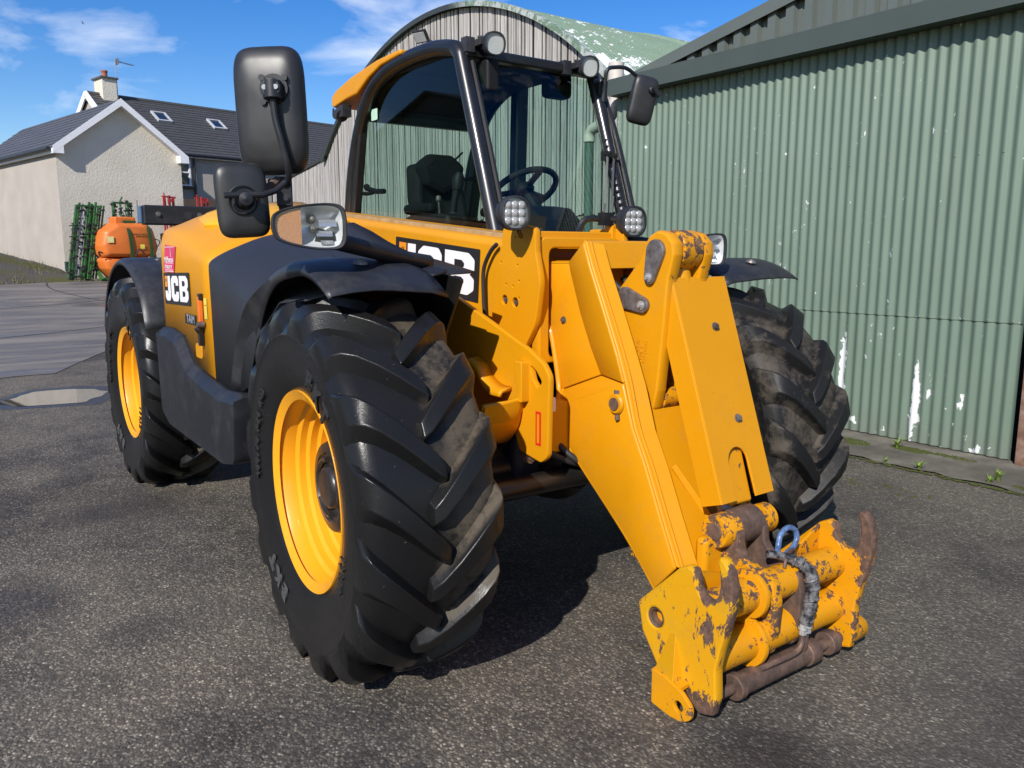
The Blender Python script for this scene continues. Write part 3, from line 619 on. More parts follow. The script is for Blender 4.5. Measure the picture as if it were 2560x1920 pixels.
# ================================================================== green corrugated shed
shed = tag(empty('corrugated_shed', (3.6, 1.7, 0)), 'green corrugated iron shed with flaking painted doors on the right', 'shed')
sy = 1.7
def sheet_mat(name, base, hi):
    k = NT(name, .5); p = k.pos(); sx_ = k.sep(p)
    n1 = k.noise(1.0, 6, .72, vec=k.map(p, (0, 17, 7.5)), dist=.25); n2 = k.noise(1.0, 3, .6, vec=k.map(p, (0, 2.2, 1.0))); n3 = k.noise(1, 2, vec=k.map(p, (0, 42, 22)))
    chips = k.step(k.math('ADD', k.math('ADD', k.math('MULTIPLY', n1, .72), k.math('MULTIPLY', n3, .16)), k.math('MULTIPLY', n2, .22)), .680, .692)
    foot = k.math('MULTIPLY', k.step(sx_[2], .22, .02), 1.0)
    chips = k.math('MAXIMUM', chips, k.step(k.math('ADD', k.noise(1, 4, .6, vec=k.map(p, (0, 13, 9), loc=(0, 3, 1))), k.math('MULTIPLY', foot, .10)), .70, .72))
    wob = k.math('MULTIPLY', k.math('SUBTRACT', k.noise(1, 4, .7, vec=k.map(p, (0, 9, 7))), .5), .16)
    for yc, z0, z1, w in ((1.045, .0, .78, .026), (.475, .0, .62, .030), (.15, .30, .41, .012), (.94, .08, .14, .018)):
        dy = k.math('ABSOLUTE', k.math('ADD', k.math('SUBTRACT', sx_[1], yc), wob))
        zc = k.math('ABSOLUTE', k.math('SUBTRACT', k.math('ADD', sx_[2], wob), (z0 + z1) / 2))
        ww = k.math('MULTIPLY', k.step(zc, (z1 - z0) / 2 + .02, (z1 - z0) / 2 - .18 * (z1 - z0 > .3)), w)
        chips = k.math('MAXIMUM', chips, k.math('MULTIPLY', k.step(k.math('SUBTRACT', dy, ww), .002, -.002), k.step(zc, (z1 - z0) / 2 + .001, (z1 - z0) / 2 - .001)))
    c = k.mix(k.noise(2, 4), base, hi); c = k.mix(k.math('MULTIPLY', foot, .45), c, (.13, .13, .11))
    grime = k.step(k.noise(1, 5, .6, vec=k.map(p, (0, 10, .8))), .5, .75); c = k.mix(k.math('MULTIPLY', grime, .25), c, tuple(b * .6 for b in base))
    k.set('Base Color', k.mix(chips, c, (.58, .60, .61))); k.set('Roughness', k.mix(chips, (.48,) * 3, (.75,) * 3))
    k.bump(k.math('SUBTRACT', 1, chips), .35, .0015); return k.m
SHEET = sheet_mat('flaking_green_sheet', (.112, .162, .124), (.145, .202, .156))
pit = .0762
def corr_sheet(y0, y1, z0, z1, dx, amp=.0095):
    n = int(round((y1 - y0) / pit * 10)); return MB().grid(lambda u, v: (dx - amp * math.cos(2 * math.pi * ((y0 - sy) + (y1 - y0) * u) / pit), y0 + (y1 - y0) * u - sy, z0 + (z1 - z0) * v), n, 1)
wsh = pit * 8; i = 0; y = -.19
while y < 3.55:
    y1 = min(y + wsh + pit * .6, 3.62)
    for z0, z1, dx in ((.915, 2.98, -.008), (.02, .95, .0)):
        o = corr_sheet(y, y1, z0, z1, dx - .0016 * (i % 2)).build('door_sheet', SHEET, shed, smooth=80)
    y += wsh; i += 1
mb = MB(); y = -.15
while y < 3.5:
    ph = round((y - sy) / pit) * pit + sy
    for z in (.925,): mb.lathe([(0, -.006), (.004, -.005), (.009, 0), (.010, .004)], (-.016, ph - sy, z), (1, 0, 0), 8)
    if rng.random() < .5: mb.lathe([(0, -.006), (.004, -.005), (.009, 0), (.010, .004)], (-.016, ph - sy, 2.0), (1, 0, 0), 8)
    y += pit * 2
mb.build('screws', flat('screw_green', (.12, .16, .12), .5), shed, kind='stuff')
k = NT('rusty_steel', .85); n = k.noise(9, 6, .65); k.set('Base Color', k.ramp(n, (.3, (.055, .035, .026)), (.5, (.16, .085, .055)), (.7, (.25, .17, .13)))); k.bump(n, .5, .005); RUSTP = k.m
m2 = MB(); m2.box((-.03, -.30 - sy, 1.42), (.07, .12, 2.84)); m2.build('door_post', RUSTP, shed, smooth=0, bevel=.004)
y = -.37
while y > -4: 
    o = corr_sheet(y - wsh, y, .02, 2.98, .02).build('wall_sheet', SHEET, shed, smooth=80); y -= wsh
# track cover above the doors
k = NT('fascia_paint', .38); n = k.noise(3, 5); k.set('Base Color', k.mix(n, (.050, .062, .052), (.066, .080, .068))); k.set('Coat Weight', .15); FASC = k.m
fz = MB(); fz.quadbox([(-.165, 3.60 - sy, 2.85), (-.165, 3.60 - sy, 3.0), (-.02, 3.60 - sy, 3.045), (-.02, 3.60 - sy, 2.85)], [(-.165, -4 - sy, 2.85), (-.165, -4 - sy, 3.0), (-.02, -4 - sy, 3.045), (-.02, -4 - sy, 2.85)])
fz.build('track_cover', FASC, shed, smooth=0)
# box profile cladding up to the verge
k = NT('cladding_paint', .42); n = k.noise(2, 4); k.set('Base Color', k.mix(n, (.085, .100, .092), (.115, .130, .118))); CLAD = k.m
def vz(y): return 3.10 + (2.88 - y) * .1875
prof = ((0, 0), (.42, 0), (.50, -.045), (.92, -.045), (1.0, 0)); pb = .167
for i in range(10):
    ya = 3.62 - i * pb * 4; m2 = MB(); pts = []
    for r_ in range(4):
        for t, d in prof[:-1]: pts.append((ya - (r_ + t) * pb, d))
    pts.append((ya - 4 * pb, 0))
    m2.add([(d - .002 * (i % 2), y_ - sy, 2.98) for y_, d in pts] + [(d - .002 * (i % 2), y_ - sy, vz(y_) - .01) for y_, d in pts], [(j, j + 1, len(pts) + j + 1, len(pts) + j) for j in range(len(pts) - 1)])
    m2.build('cladding_panel', CLAD, shed, smooth=20)
mb = MB()
for i in range(20):
    for r_ in (1,): mb.lathe([(0, -.008), (.006, -.007), (.011, 0)], (-.002, 3.60 - (i * 2 + .15) * pb - sy, vz(3.6 - i * 2 * pb) - .12), (1, 0, 0), 8)
mb.build('cladding_screws', BLK, shed, kind='stuff')
m2 = MB(); ye = -4.0
m2.quadbox([(-.075, 3.72 - sy, vz(3.72) - .07), (-.075, 3.72 - sy, vz(3.72) + .03), (.12, 3.72 - sy, vz(3.72) + .03), (.12, 3.72 - sy, vz(3.72) + .015), (-.06, 3.72 - sy, vz(3.72) + .015), (-.06, 3.72 - sy, vz(3.72) - .07)],
           [(-.075, ye - sy, vz(ye) - .07), (-.075, ye - sy, vz(ye) + .03), (.12, ye - sy, vz(ye) + .03), (.12, ye - sy, vz(ye) + .015), (-.06, ye - sy, vz(ye) + .015), (-.06, ye - sy, vz(ye) - .07)])
m2.build('verge_trim', CLAD, shed, smooth=0)
MB().quadbox([(.0, 3.70 - sy, vz(3.7)), (.0, ye - sy, vz(ye)), (9, ye - sy, vz(ye)), (9, 3.70 - sy, vz(3.7))], [(.0, 3.70 - sy, vz(3.7) + .012), (.0, ye - sy, vz(ye) + .012), (9, ye - sy, vz(ye) + .012), (9, 3.70 - sy, vz(3.7) + .012)]).build('roof', CLAD, shed, smooth=0)
MB().grid(lambda u, v: (.01 + 8 * u, 3.61 - sy + .009 * math.sin(8 * u / pit * 6.283), .02 + 3.0 * v), 500, 1).build('side_wall', SHEET, shed, smooth=80)
MB().box((.06, 1.6 - sy, 1.5), (.02, 3.9, 2.98)).build('door_backing', DARKW, shed, smooth=0)

# downpipe at the shed corner: pale bend at the top, painted green below
k = NT('pipe_pvc', .5); n = k.noise(20, 4); k.set('Base Color', k.mix(n, (.46, .42, .37), (.60, .56, .50))); PVC = k.m
P, _ = spline([Vector((.16, a - sy, b)) for a, b in ((3.83, 3.16), (3.835, 2.97), (3.845, 2.83), (3.90, 2.73), (4.07, 2.665), (4.19, 2.63), (4.225, 2.53))], 5)
dp = MB().tube([(.16, 3.83 - sy, 3.22)] + [tuple(p) for p in P], .056, 16).build('downpipe', PVC, shed)
MB().cyl((.16, 4.225 - sy, 2.55), (.16, 4.215 - sy, .02), .050, n=16).build('lower_pipe', flat('pipe_green', (.055, .105, .085), .5), dp)
for ya_, za_, zb_, r_ in ((3.842, 2.81, 2.875, .064), (4.225, 2.515, 2.585, .064), (3.83, 3.06, 3.24, .078)): MB().cyl((.16, ya_ - sy, za_), (.16, ya_ - sy, zb_), r_, n=16).build('collar', PVC, dp)
# ================================================================== shed across the yard, seen mirrored in the cab window
far = tag(empty('machinery_shed', (-13, 24, ground_h(-13, 24))), 'dark grey shed across the yard, mirrored in the cab side window', 'shed')
FARW = flat('far_cladding', (.060, .068, .066), .55, var=.2, scale=1.5)
MB().prism([(-7.5, -.3), (7.5, -.3), (7.5, 4.6), (0, 6.5), (-7.5, 4.6)], 'x', -8, 0).build('wall', FARW, far, smooth=0)
for s in (-1, 1): MB().quadbox([(.25, 0, 6.55), (.25, s * 7.9, 4.55), (-8.2, s * 7.9, 4.55), (-8.2, 0, 6.55)], [(.25, 0, 6.63), (.25, s * 7.9, 4.63), (-8.2, s * 7.9, 4.63), (-8.2, 0, 6.63)]).build('roof', SLATE, far, smooth=0)
MB().box((.05, -1, 1.9), (.08, 5.2, 3.9)).build('door', flat('far_door', (.03, .045, .04), .5), far, bevel=.01)
# ================================================================== swallow in the sky
b = MB(); b.tube([(-.09, 0, 0), (-.03, 0, .004), (.03, 0, .006), (.075, 0, .006)], [.004, .018, .02, .008], 8)
b.add([(.03, 0, .01), (-.02, 0, .01), (-.05, .15, .05), (.0, .16, .055)], [(0, 1, 2, 3)]); b.add([(.03, 0, .01), (-.02, 0, .01), (-.05, -.15, .03), (.0, -.16, .03)], [(0, 1, 2, 3)])
b.add([(-.07, .006, 0), (-.07, -.006, 0), (-.16, -.04, 0)], [(0, 1, 2)]); b.add([(-.07, .006, 0), (-.07, -.006, 0), (-.16, .04, 0)], [(0, 1, 2)])
o = b.build('bird', flat('bird_dark', (.02, .022, .03), .6)); o.scale = (.42, .42, .42); o.location = (2.9, 28.2, 8.7); o.rotation_euler = (.5, .2, 2.6); tag(o, 'small dark swallow flying in the blue sky above the house', 'bird')
# ================================================================== telehandler
TH = tag(empty('telehandler', (0, 0, 0)), 'yellow and black telescopic handler with its boom lowered, parked on the asphalt', 'telehandler')
def paint(name, wear, dirt=.25, yel=((.585, .244, .003), (.64, .270, .004)), rough=.42, edge=0, scale=16, bias=None, spots=(), stretch=(1, 1, 1)):
    k = NT(name, rough, spec=.32); p = k.obj(); n = k.noise(3.5, 5, vec=p)
    c = k.mix(k.step(n, .3, .7), *yel)
    gr = k.math('MULTIPLY', k.step(k.noise(7, 7, .7, vec=p), .52, .8), dirt); c = k.mix(gr, c, (.33, .16, .03))
    sp = k.step(k.noise(90, 2, .5, vec=p), .72, .76); c = k.mix(k.math('MULTIPLY', sp, .35), c, (.12, .07, .03))
    rgh = k.math('ADD', rough, k.math('MULTIPLY', gr, .5))
    if wear:
        w = k.math('ADD', k.math('MULTIPLY', k.noise(scale, 8, .72, vec=k.map(p, stretch), dist=.5), .75), k.math('MULTIPLY', k.noise(scale * .22, 3, vec=p), .35))
        if edge: w = k.math('ADD', w, k.math('MULTIPLY', k.step(k.point(), .5, .62), edge))
        if bias:
            for ax, a, b, amt in bias: w = k.math('ADD', w, k.math('MULTIPLY', k.step(k.sep(p)[ax], a, b), amt))
        for cy_, cz_, r0_, r1_, amt in spots:
            d_ = k.n('ShaderNodeVectorMath', operation='DISTANCE'); k.put(d_.inputs[0], k.map(p, (0, 1, 1))); d_.inputs[1].default_value = (0, cy_, cz_); w = k.math('ADD', w, k.math('MULTIPLY', k.step(d_.outputs['Value'], r1_, r0_), amt))
        m = k.step(w, 1 - wear, 1 - wear + .012)
        ru = k.ramp(k.noise(40, 6, .7, vec=p), (.3, (.050, .030, .024)), (.5, (.105, .062, .045)), (.7, (.19, .105, .065)))
        c = k.mix(m, c, ru); rgh = k.math('ADD', rgh, k.math('MULTIPLY', m, .4)); k.bump(k.math('SUBTRACT', 1, m), .4, .0012)
    k.set('Base Color', c); k.set('Roughness', rgh); k.set('Coat Weight', .12 if not wear else .06); k.set('Coat Roughness', .15)
    return k.m
YEL = paint('yellow_paint', .245, .34, scale=40)
YELD = paint('yellow_paint_dusty', .30, .45)
YELW = paint('yellow_paint_worn', .375, .35, scale=34)
YELWW = paint('yellow_paint_heavily_worn', .415, .4, scale=36)
YELH = paint('yellow_hood_plastic', 0, .05, ((.60, .250, .003), (.645, .272, .004)), .46)
YELBR = flat('yellow_hood_top', (.72, .35, .012), .5, var=.05)
k = NT('bare_rusty_steel', .62, metal=.25); p = k.obj(); n = k.noise(22, 7, .7, vec=p)
k.set('Base Color', k.ramp(n, (.28, (.045, .032, .028)), (.5, (.115, .072, .055)), (.68, (.20, .125, .09)), (.8, (.26, .20, .17)))); k.set('Roughness', k.ramp(n, (.3, .75), (.7, .5))); k.bump(n, .35, .002); RUST = k.m
k = NT('worn_grey_steel', .5, metal=.55); p = k.obj(); n = k.noise(28, 6, .7, vec=p); k.set('Base Color', k.ramp(n, (.3, (.09, .065, .055)), (.5, (.17, .15, .145)), (.7, (.26, .25, .25)))); k.bump(n, .3, .0015); STEEL = k.m
k = NT('textured_black_plastic', .48); p = k.obj(); n = k.noise(330, 2, vec=p); k.set('Base Color', k.mix(k.noise(5, 4, vec=p), (.014, .015, .019), (.028, .030, .036))); k.bump(n, .55, .0022); BLKT = k.m
k = NT('satin_black_plastic', .42, spec=.35); p = k.obj(); n = k.noise(6, 6, .7, vec=p); k.set('Base Color', k.mix(k.math('MULTIPLY', k.step(n, .5, .8), .6), (.016, .017, .021), (.060, .060, .064))); k.set('Roughness', k.ramp(n, (.3, .36), (.7, .52))); BLKS = k.m
k = NT('dusty_black_steel', .42); p = k.obj(); n = k.noise(8, 7, .75, vec=p); k.set('Base Color', k.mix(k.math('MULTIPLY', k.step(n, .45, .75), .45), (.017, .018, .022), (.075, .072, .072))); k.set('Roughness', k.ramp(n, (.3, .36), (.7, .55))); BLKD = k.m
BLKG = flat('gloss_black', (.010, .010, .011), .36, coat=.25, var=.3)
RUBBER = flat('black_rubber', (.016, .016, .016), .6, bump=.1)
OILY = flat('oily_black', (.010, .009, .008), .38, var=.4)
DECB = flat('decal_black', (.018, .018, .019), .4); DECW = flat('decal_white', (.80, .78, .80), .4, var=.03); DECO = flat('decal_orange', (.80, .28, .02), .4)
def hexbolt(mb, c, ax, r=.011, h=.008):
    c = Vector(c); ax = Vector(ax).normalized(); mb.cyl(c, c + ax * h * .35, r * 1.5, n=14); mb.cyl(c + ax * h * .3, c + ax * h * 1.3, r, n=6)

# ---- engine pod on the right side
def loft(name, secs, m, parent, thick=.006, smooth=40):
    n = len(secs[0]); mb = MB(); mb.add([p for s in secs for p in s], [(i * n + j, i * n + j + 1, (i + 1) * n + j + 1, (i + 1) * n + j) for i in range(len(secs) - 1) for j in range(n - 1)])
    o = mb.build(name, m, parent, smooth=smooth)
    if thick:
        md = o.modifiers.new('s', 'SOLIDIFY'); md.thickness = thick; md.offset = -1 if thick > 0 else 1
    return o
def hsec(y, pts, zb, rnded=True):
    P = [(-1.10, zb)] + pts
    q, _ = spline([Vector((a, 0, b)) for a, b in P[1:]], 4)
    return [(-1.10, y, zb)] + [(v.x, y, v.z) for v in q]
hood = loft('engine_hood', [hsec(1.90, [(-1.095, 1.40), (-1.07, 1.47), (-1.0, 1.50), (-.82, 1.565), (-.45, 1.62)], 1.00),
    hsec(1.87, [(-1.10, 1.41), (-1.075, 1.475), (-1.0, 1.508), (-.82, 1.575), (-.45, 1.63)], 1.00),
    hsec(1.70, [(-1.10, 1.40), (-1.078, 1.462), (-1.0, 1.50), (-.82, 1.568), (-.45, 1.625)], 1.00),
    hsec(1.51, [(-1.10, 1.375), (-1.08, 1.435), (-1.0, 1.478), (-.82, 1.545), (-.45, 1.605)], .985),
    hsec(1.34, [(-1.10, 1.345), (-1.085, 1.395), (-1.0, 1.446), (-.82, 1.512), (-.45, 1.575)], .87),
    hsec(1.18, [(-1.10, 1.318), (-1.085, 1.360), (-1.0, 1.412), (-.82, 1.474), (-.45, 1.535)], .848),
    hsec(1.05, [(-1.10, 1.295), (-1.085, 1.335), (-.98, 1.388), (-.81, 1.445), (-.45, 1.500)], .835)], YELH, TH)
hood['label'] = 'yellow side and top of the engine pod'
MB().grid(lambda u, v: (-1.095 + .64 * u, 1.895, .6 + (.86 + .16 * u) * v), 1, 1).build('rear_panel', BLKS, hood, smooth=0)
# raised bright top panel with a saw-tooth edge
tp = [(-.99, 1.50), (-.95, 1.44), (-.955, 1.38), (-.91, 1.36), (-.92, 1.30), (-.87, 1.29), (-.88, 1.22), (-.83, 1.22), (-.84, 1.15), (-.78, 1.14), (-.5, 1.14), (-.5, 1.80), (-.88, 1.82), (-.95, 1.72)]
def hz(x, y):
    zs = {1.87: (1.508, 1.575, 1.63), 1.51: (1.478, 1.545, 1.605), 1.05: (1.385, 1.445, 1.50)}; ks = sorted(zs); y = min(max(y, ks[0]), ks[-1])
    a, b = (ks[0], ks[1]) if y <= ks[1] else (ks[1], ks[2]); t = (y - a) / (b - a); f = lambda r_: r_[0] + (r_[1] - r_[0]) * (x + 1.0) / .18 if x < -.82 else r_[1] + (r_[2] - r_[1]) * (x + .82) / .37
    return f(zs[a]) * (1 - t) + f(zs[b]) * t
me = fill2d([tp], 0, 0, Matrix.Identity(4)); bm = bmesh.new(); bm.from_mesh(me); bmesh.ops.triangulate(bm, faces=bm.faces)
for yy in (1.2, 1.3, 1.4, 1.51, 1.6, 1.7): bmesh.ops.bisect_plane(bm, geom=bm.verts[:] + bm.edges[:] + bm.faces[:], plane_co=(0, yy, 0), plane_no=(0, 1, 0))
for xx in (-.9, -.82, -.7): bmesh.ops.bisect_plane(bm, geom=bm.verts[:] + bm.edges[:] + bm.faces[:], plane_co=(xx, 0, 0), plane_no=(1, 0, 0))
for v in bm.verts: v.co.z = hz(v.co.x, v.co.y) + .018
bm.to_mesh(me); bm.free(); o = link('top_grille', me, YELBR, hood, smooth=30); md = o.modifiers.new('s', 'SOLIDIFY'); md.thickness = .02; md.offset = -1
# black front cover
front = loft('front_cover', [hsec(1.052, [(-1.104, 1.297), (-1.089, 1.337), (-.982, 1.392), (-.81, 1.449), (-.45, 1.504)], .835),
    hsec(1.03, [(-1.105, 1.292), (-1.088, 1.335), (-.982, 1.391), (-.81, 1.448), (-.45, 1.503)], .83),
    hsec(.85, [(-1.105, 1.245), (-1.083, 1.295), (-.98, 1.352), (-.81, 1.405), (-.45, 1.460)], .815),
    hsec(.70, [(-1.105, 1.205), (-1.078, 1.260), (-.98, 1.316), (-.81, 1.366), (-.45, 1.415)], .83),
    hsec(.62, [(-1.100, 1.185), (-1.068, 1.240), (-.975, 1.296), (-.81, 1.345), (-.45, 1.395)], .86),
    hsec(.50, [(-1.075, 1.190), (-1.048, 1.232), (-.965, 1.280), (-.81, 1.320), (-.45, 1.368)], 1.05),
    hsec(.25, [(-1.00, 1.24), (-.98, 1.255), (-.93, 1.275), (-.80, 1.300), (-.45, 1.335)], 1.2),
    hsec(.02, [(-.95, 1.25), (-.93, 1.26), (-.88, 1.275), (-.78, 1.285), (-.45, 1.30)], 1.22)], BLKT, TH)
# lower side panel with its ledge
LP = rnd([(1.88, 1.00), (1.70, 1.005), (1.52, .985), (1.35, .868), (1.10, .835), (.86, .815), (.645, .828), (.69, .545), (.84, .515), (1.72, .53), (1.86, .58)], [.02, .03, .05, .05, .03, .03, .02, .05, .05, .1, .05], 4)
lp = MB(); nL = len(LP); nT = 35; cy = 1.25; cz = .75
def lrow(x, dz, s_): return [(x, cy + (q[0] - cy) * s_, (q[1] - dz * max(0, min(1, i_ / 3, (nT - 1 - i_) / 3))) if i_ < nT else cz + (q[1] - cz) * s_) for i_, q in enumerate(LP)]
rows = [lrow(-1.08, 0, 1), lrow(-1.112, 0, 1), lrow(-1.117, .003, 1), lrow(-1.147, .034, 1), lrow(-1.151, .039, .998), lrow(-1.152, .050, .992)]
lp.add([p for r_ in rows for p in r_], [(i * nL + j, i * nL + (j + 1) % nL, (i + 1) * nL + (j + 1) % nL, (i + 1) * nL + j) for i in range(5) for j in range(nL)] + [tuple(range(5 * nL, 6 * nL)), tuple(range(nL))[::-1]])
lp.build('lower_panel', BLKS, TH, smooth=24)
MB().box((-.85, 1.27, .70), (.48, 1.15, .30)).build('sump_box', OILY, TH, bevel=.03)
# recessed handle and catch on the hood side
hd = plate('hood_handle', rrect(1.235, .90, 1.335, .965, .02), XP(-1.1005), .006, YEL, TH)
hb_ = MB(); hb_.box((-1.112, 1.188, 1.115), (.018, .026, .10)); hb_.box((-1.112, 1.192, 1.165), (.016, .02, .03)); o = hb_.build('side_marker', flat('marker_orange', (.72, .16, .02), .3), TH, bevel=.003)
MB().box((-1.11, 1.186, 1.178), (.018, .026, .03)).build('marker_cap', BLKG, TH, bevel=.003); hb_ = MB(); hb_.box((-1.112, 1.20, 1.01), (.02, .03, .09)); hb_.tube([(-1.12, 1.20, 1.055), (-1.135, 1.20, 1.04), (-1.12, 1.20, 1.02)], .006, 8); o = hb_.build('catch', BLKG, TH, bevel=.003)
MB().lathe([(0, -.03), (.012, -.03), (.014, 0)], (-1.105, 1.165, 1.06), (1, 0, 0), 12).build('lock_barrel', STEEL, TH)
# stickers
LAB = flat('sticker_lime', (.62, .52, .08), .5)
st = plate('warning_sticker', [(1.115, 1.145), (1.157, 1.145), (1.157, 1.175), (1.115, 1.175)], XP(-1.1035), .001, LAB, TH, 0)
st2 = plate('warning_sticker', [(1.115, 1.085), (1.158, 1.085), (1.158, 1.142), (1.115, 1.142)], XP(-1.1035), .001, LAB, TH, 0)
PINK = flat('sticker_pink', (.62, .035, .13), .4)
MINX = lambda x, y, z: frame((x, y, z), (0, -1, 0), (0, 0, 1))      # text read from the right side of the machine
pk = plate('dealer_sticker', [(1.835, 1.275), (1.635, 1.27), (1.58, 1.395), (1.775, 1.405)], XP(-1.1035), .001, PINK, TH, 0)
tms = [text_mesh('McPherson', .036, MINX(-1.105, 1.715, 1.333), 0, .0008, 1.05), text_mesh('077083 87 97', .024, MINX(-1.105, 1.73, 1.298), 0, .0006, 1.05)]
for z, w in ((1.392, .18), (1.316, .15), (1.283, .15), (1.276, .18)): tms.append(fill2d([[(-w / 2, 0), (w / 2, 0), (w / 2, .0025), (-w / 2, .0025)]], 0, 0, MINX(-1.105, 1.705 + (1.335 - z) * .25, z)))
tms.append(fill2d([[(-.004, 0), (.004, 0), (.0015, .05), (-.0015, .05)]], 0, 0, MINX(-1.105, 1.675, 1.345)))
link('sticker_text', joined(tms), DECW, pk, smooth=0)
tm = plate('model_decal', [(1.485, 1.045), (1.30, 1.045), (1.295, 1.09), (1.475, 1.09)], XP(-1.1035), .001, DECB, TH, 0)
link('decal_text', joined([text_mesh('TAIM', .05, MINX(-1.105, 1.385, 1.068), 0, .0012, 1.15)]), flat('decal_grey', (.30, .30, .32), .4), tm, smooth=0)
def jcb(parent, M, w, h, name='logo_decal'):
    """black panel with the white block letters; M maps unit panel coordinates, x to the right"""
    d = link(name, fill2d([rrect(0, 0, w, h, h * .03)], .001, 0, M), DECB, parent, smooth=0)
    Lh = h * .80; y0 = h * .10; W_ = w * .905; x0 = w * .045; u = W_ / 2.26
    T = lambda pts: [(x0 + a * u, y0 + b * Lh) for a, b in pts]
    J = T(rnd([(.30, 1.0), (.56, 1.0), (.56, .18), (.48, .03), (.38, 0), (.16, 0), (.06, .04), (0, .16), (0, .40), (.24, .40), (.24, .30), (.30, .27)], [0, 0, .1, .1, .1, .1, .1, .1, 0, 0, .05, .03], 3))
    C = T(rnd([(1.36, .62), (1.36, .84), (1.26, 1.0), (.80, 1.0), (.64, .84), (.64, .16), (.80, 0), (1.26, 0), (1.36, .16), (1.36, .38), (1.10, .38), (1.10, .27), (.92, .27), (.92, .73), (1.10, .73), (1.10, .62)], [0, .1, .1, .1, .1, .1, .1, .1, .1, 0, 0, .04, .04, .04, .04, 0], 3))
    B = T(rnd([(1.45, 0), (2.10, 0), (2.26, .14), (2.26, .40), (2.14, .5), (2.26, .60), (2.26, .86), (2.10, 1.0), (1.45, 1.0)], [0, .1, .1, .08, 0, .08, .1, .1, 0], 3))
    b1 = T(rnd([(1.72, .20), (1.92, .20), (1.99, .27), (1.99, .34), (1.92, .41), (1.72, .41)], [0, .04, .04, .04, .04, 0], 2)); b2 = T(rnd([(1.72, .60), (1.92, .60), (1.99, .67), (1.99, .74), (1.92, .81), (1.72, .81)], [0, .04, .04, .04, .04, 0], 2))
    up_ = M @ Matrix.Translation((0, 0, .0012))
    link('letter_j', fill2d([J], 0, 0, up_), DECW, d, smooth=0); link('letter_c', fill2d([C], 0, 0, up_), DECW, d, smooth=0); link('letter_b', fill2d([B, b1, b2], 0, 0, up_), DECW, d, smooth=0)
    ob = fill2d([[(w * .05, h * .55), (w * .145, h * .55), (w * .145, h * .90), (w * .05, h * .90)]], 0, 0, up_); link('logo_tab', ob, DECO, d, smooth=0)
    link('tab_text', text_mesh('JCB', h * .11, up_ @ Matrix.Translation((w * .0975, h * .76, .0006)), 0, .0004, .8), DECB, d, smooth=0)
    return d
jcb(TH, frame((-1.1035, 1.84, 1.118), (0, -1, .022), (0, 0, 1)), .47, .15)

# ---- fenders
def fender(xo, xi, yc, a0, a1, name, r=.715, band=None, drop=.03):
    """sheet arch; band(angle) gives the radius of the crease where its side face meets the body"""
    sg = 1 if xi > xo else -1; nA = 34; vs = []
    for i in range(nA + 1):
        ad = a0 + (a1 - a0) * i / nA; a = R(ad); rc = band(ad) if band else r
        t = min(max((ad - 12) / 40, 0), 1) if band else 0; xe = xo + sg * .055 * t
        fr = .042 * (1 - min(1, (ad - a0) / 17)) ** 1.4            # the sheet dips a little towards its front edge
        lo_ = r - drop * (.45 + .55 * min(1, (ad - a0) / 26))
        row = [(xe, lo_ - fr), (xe - sg * .004, lo_ + (rc - lo_) * .40 - fr), (xo + sg * .008, lo_ + (rc - lo_) * .80 - fr), (xo + sg * .030, rc - fr), (xo + sg * .07, r + (rc - r) * .5 + .003 - fr), (xo + sg * .14, r + .004 - fr), ((xo + xi) / 2, r + .002 - fr), (xi - sg * .06, r - .010 - fr), (xi, r - .026 - fr)]
        for x, rr in row: vs.append((x, yc + rr * math.sin(a), .6 + rr * math.cos(a)))
    n = 9; mb = MB(); mb.add(vs, [(i * n + j, i * n + j + 1, (i + 1) * n + j + 1, (i + 1) * n + j) for i in range(nA) for j in range(n - 1)])
    o = mb.build(name, BLKD, TH, smooth=55); md = o.modifiers.new('s', 'SOLIDIFY'); md.thickness = .006; md.offset = -1
    for dy, fx in ((-.13, .40), (-.06, .66), (.08, .40), (.13, .66)):
        z = .6 + math.sqrt(r ** 2 - dy ** 2); c = (xo + (xi - xo) * fx, yc + dy, z); b2_ = MB(); b2_.lathe([(.024, -.0045), (.020, .0045), (.012, .004), (.011, .009), (0, .010)], c, (0, dy, z - .6), 14); b2_.build('fender_bolt', STEEL if fx < .5 else RUST, o)
    return o
def crease(ad):
    pts = ((-40, .742), (22, .742), (50, .815), (72, .82), (90, .82))
    for (p0, r0_), (p1, r1_) in zip(pts, pts[1:]):
        if ad <= p1: t = max(0, (ad - p0) / (p1 - p0)); t = t * t * (3 - 2 * t); return r0_ + (r1_ - r0_) * t
    return .82
fender(-1.135, -.735, 0, -22, 72, 'front_fender', r=.750, band=crease, drop=.062); fender(-1.135, -.68, 2.75, -58, 66, 'rear_fender', r=.735, drop=.04)
fender(1.11, .62, 0, -20, 62, 'front_fender', r=.740); fender(1.07, .60, 2.75, -50, 66, 'rear_fender')
# inner wheel arch liner
ask = plate('arch_skirt', rnd([(-.215, 1.285), (-.17, 1.20), (-.105, 1.10), (-.075, .98), (.10, .90), (.60, .86), (.66, 1.30), (.2, 1.33)], [.01, .1, .1, .05, .1, 0, 0, 0], 4), XP(-.655), .012, OILY, TH, .003)
loft('arch_back', [[(x, .70 * math.sin(R(40 + 6 * i)), .6 + .70 * math.cos(R(40 + 6 * i))) for x in (-1.06, -.45)] for i in range(9)], OILY, TH, .008)

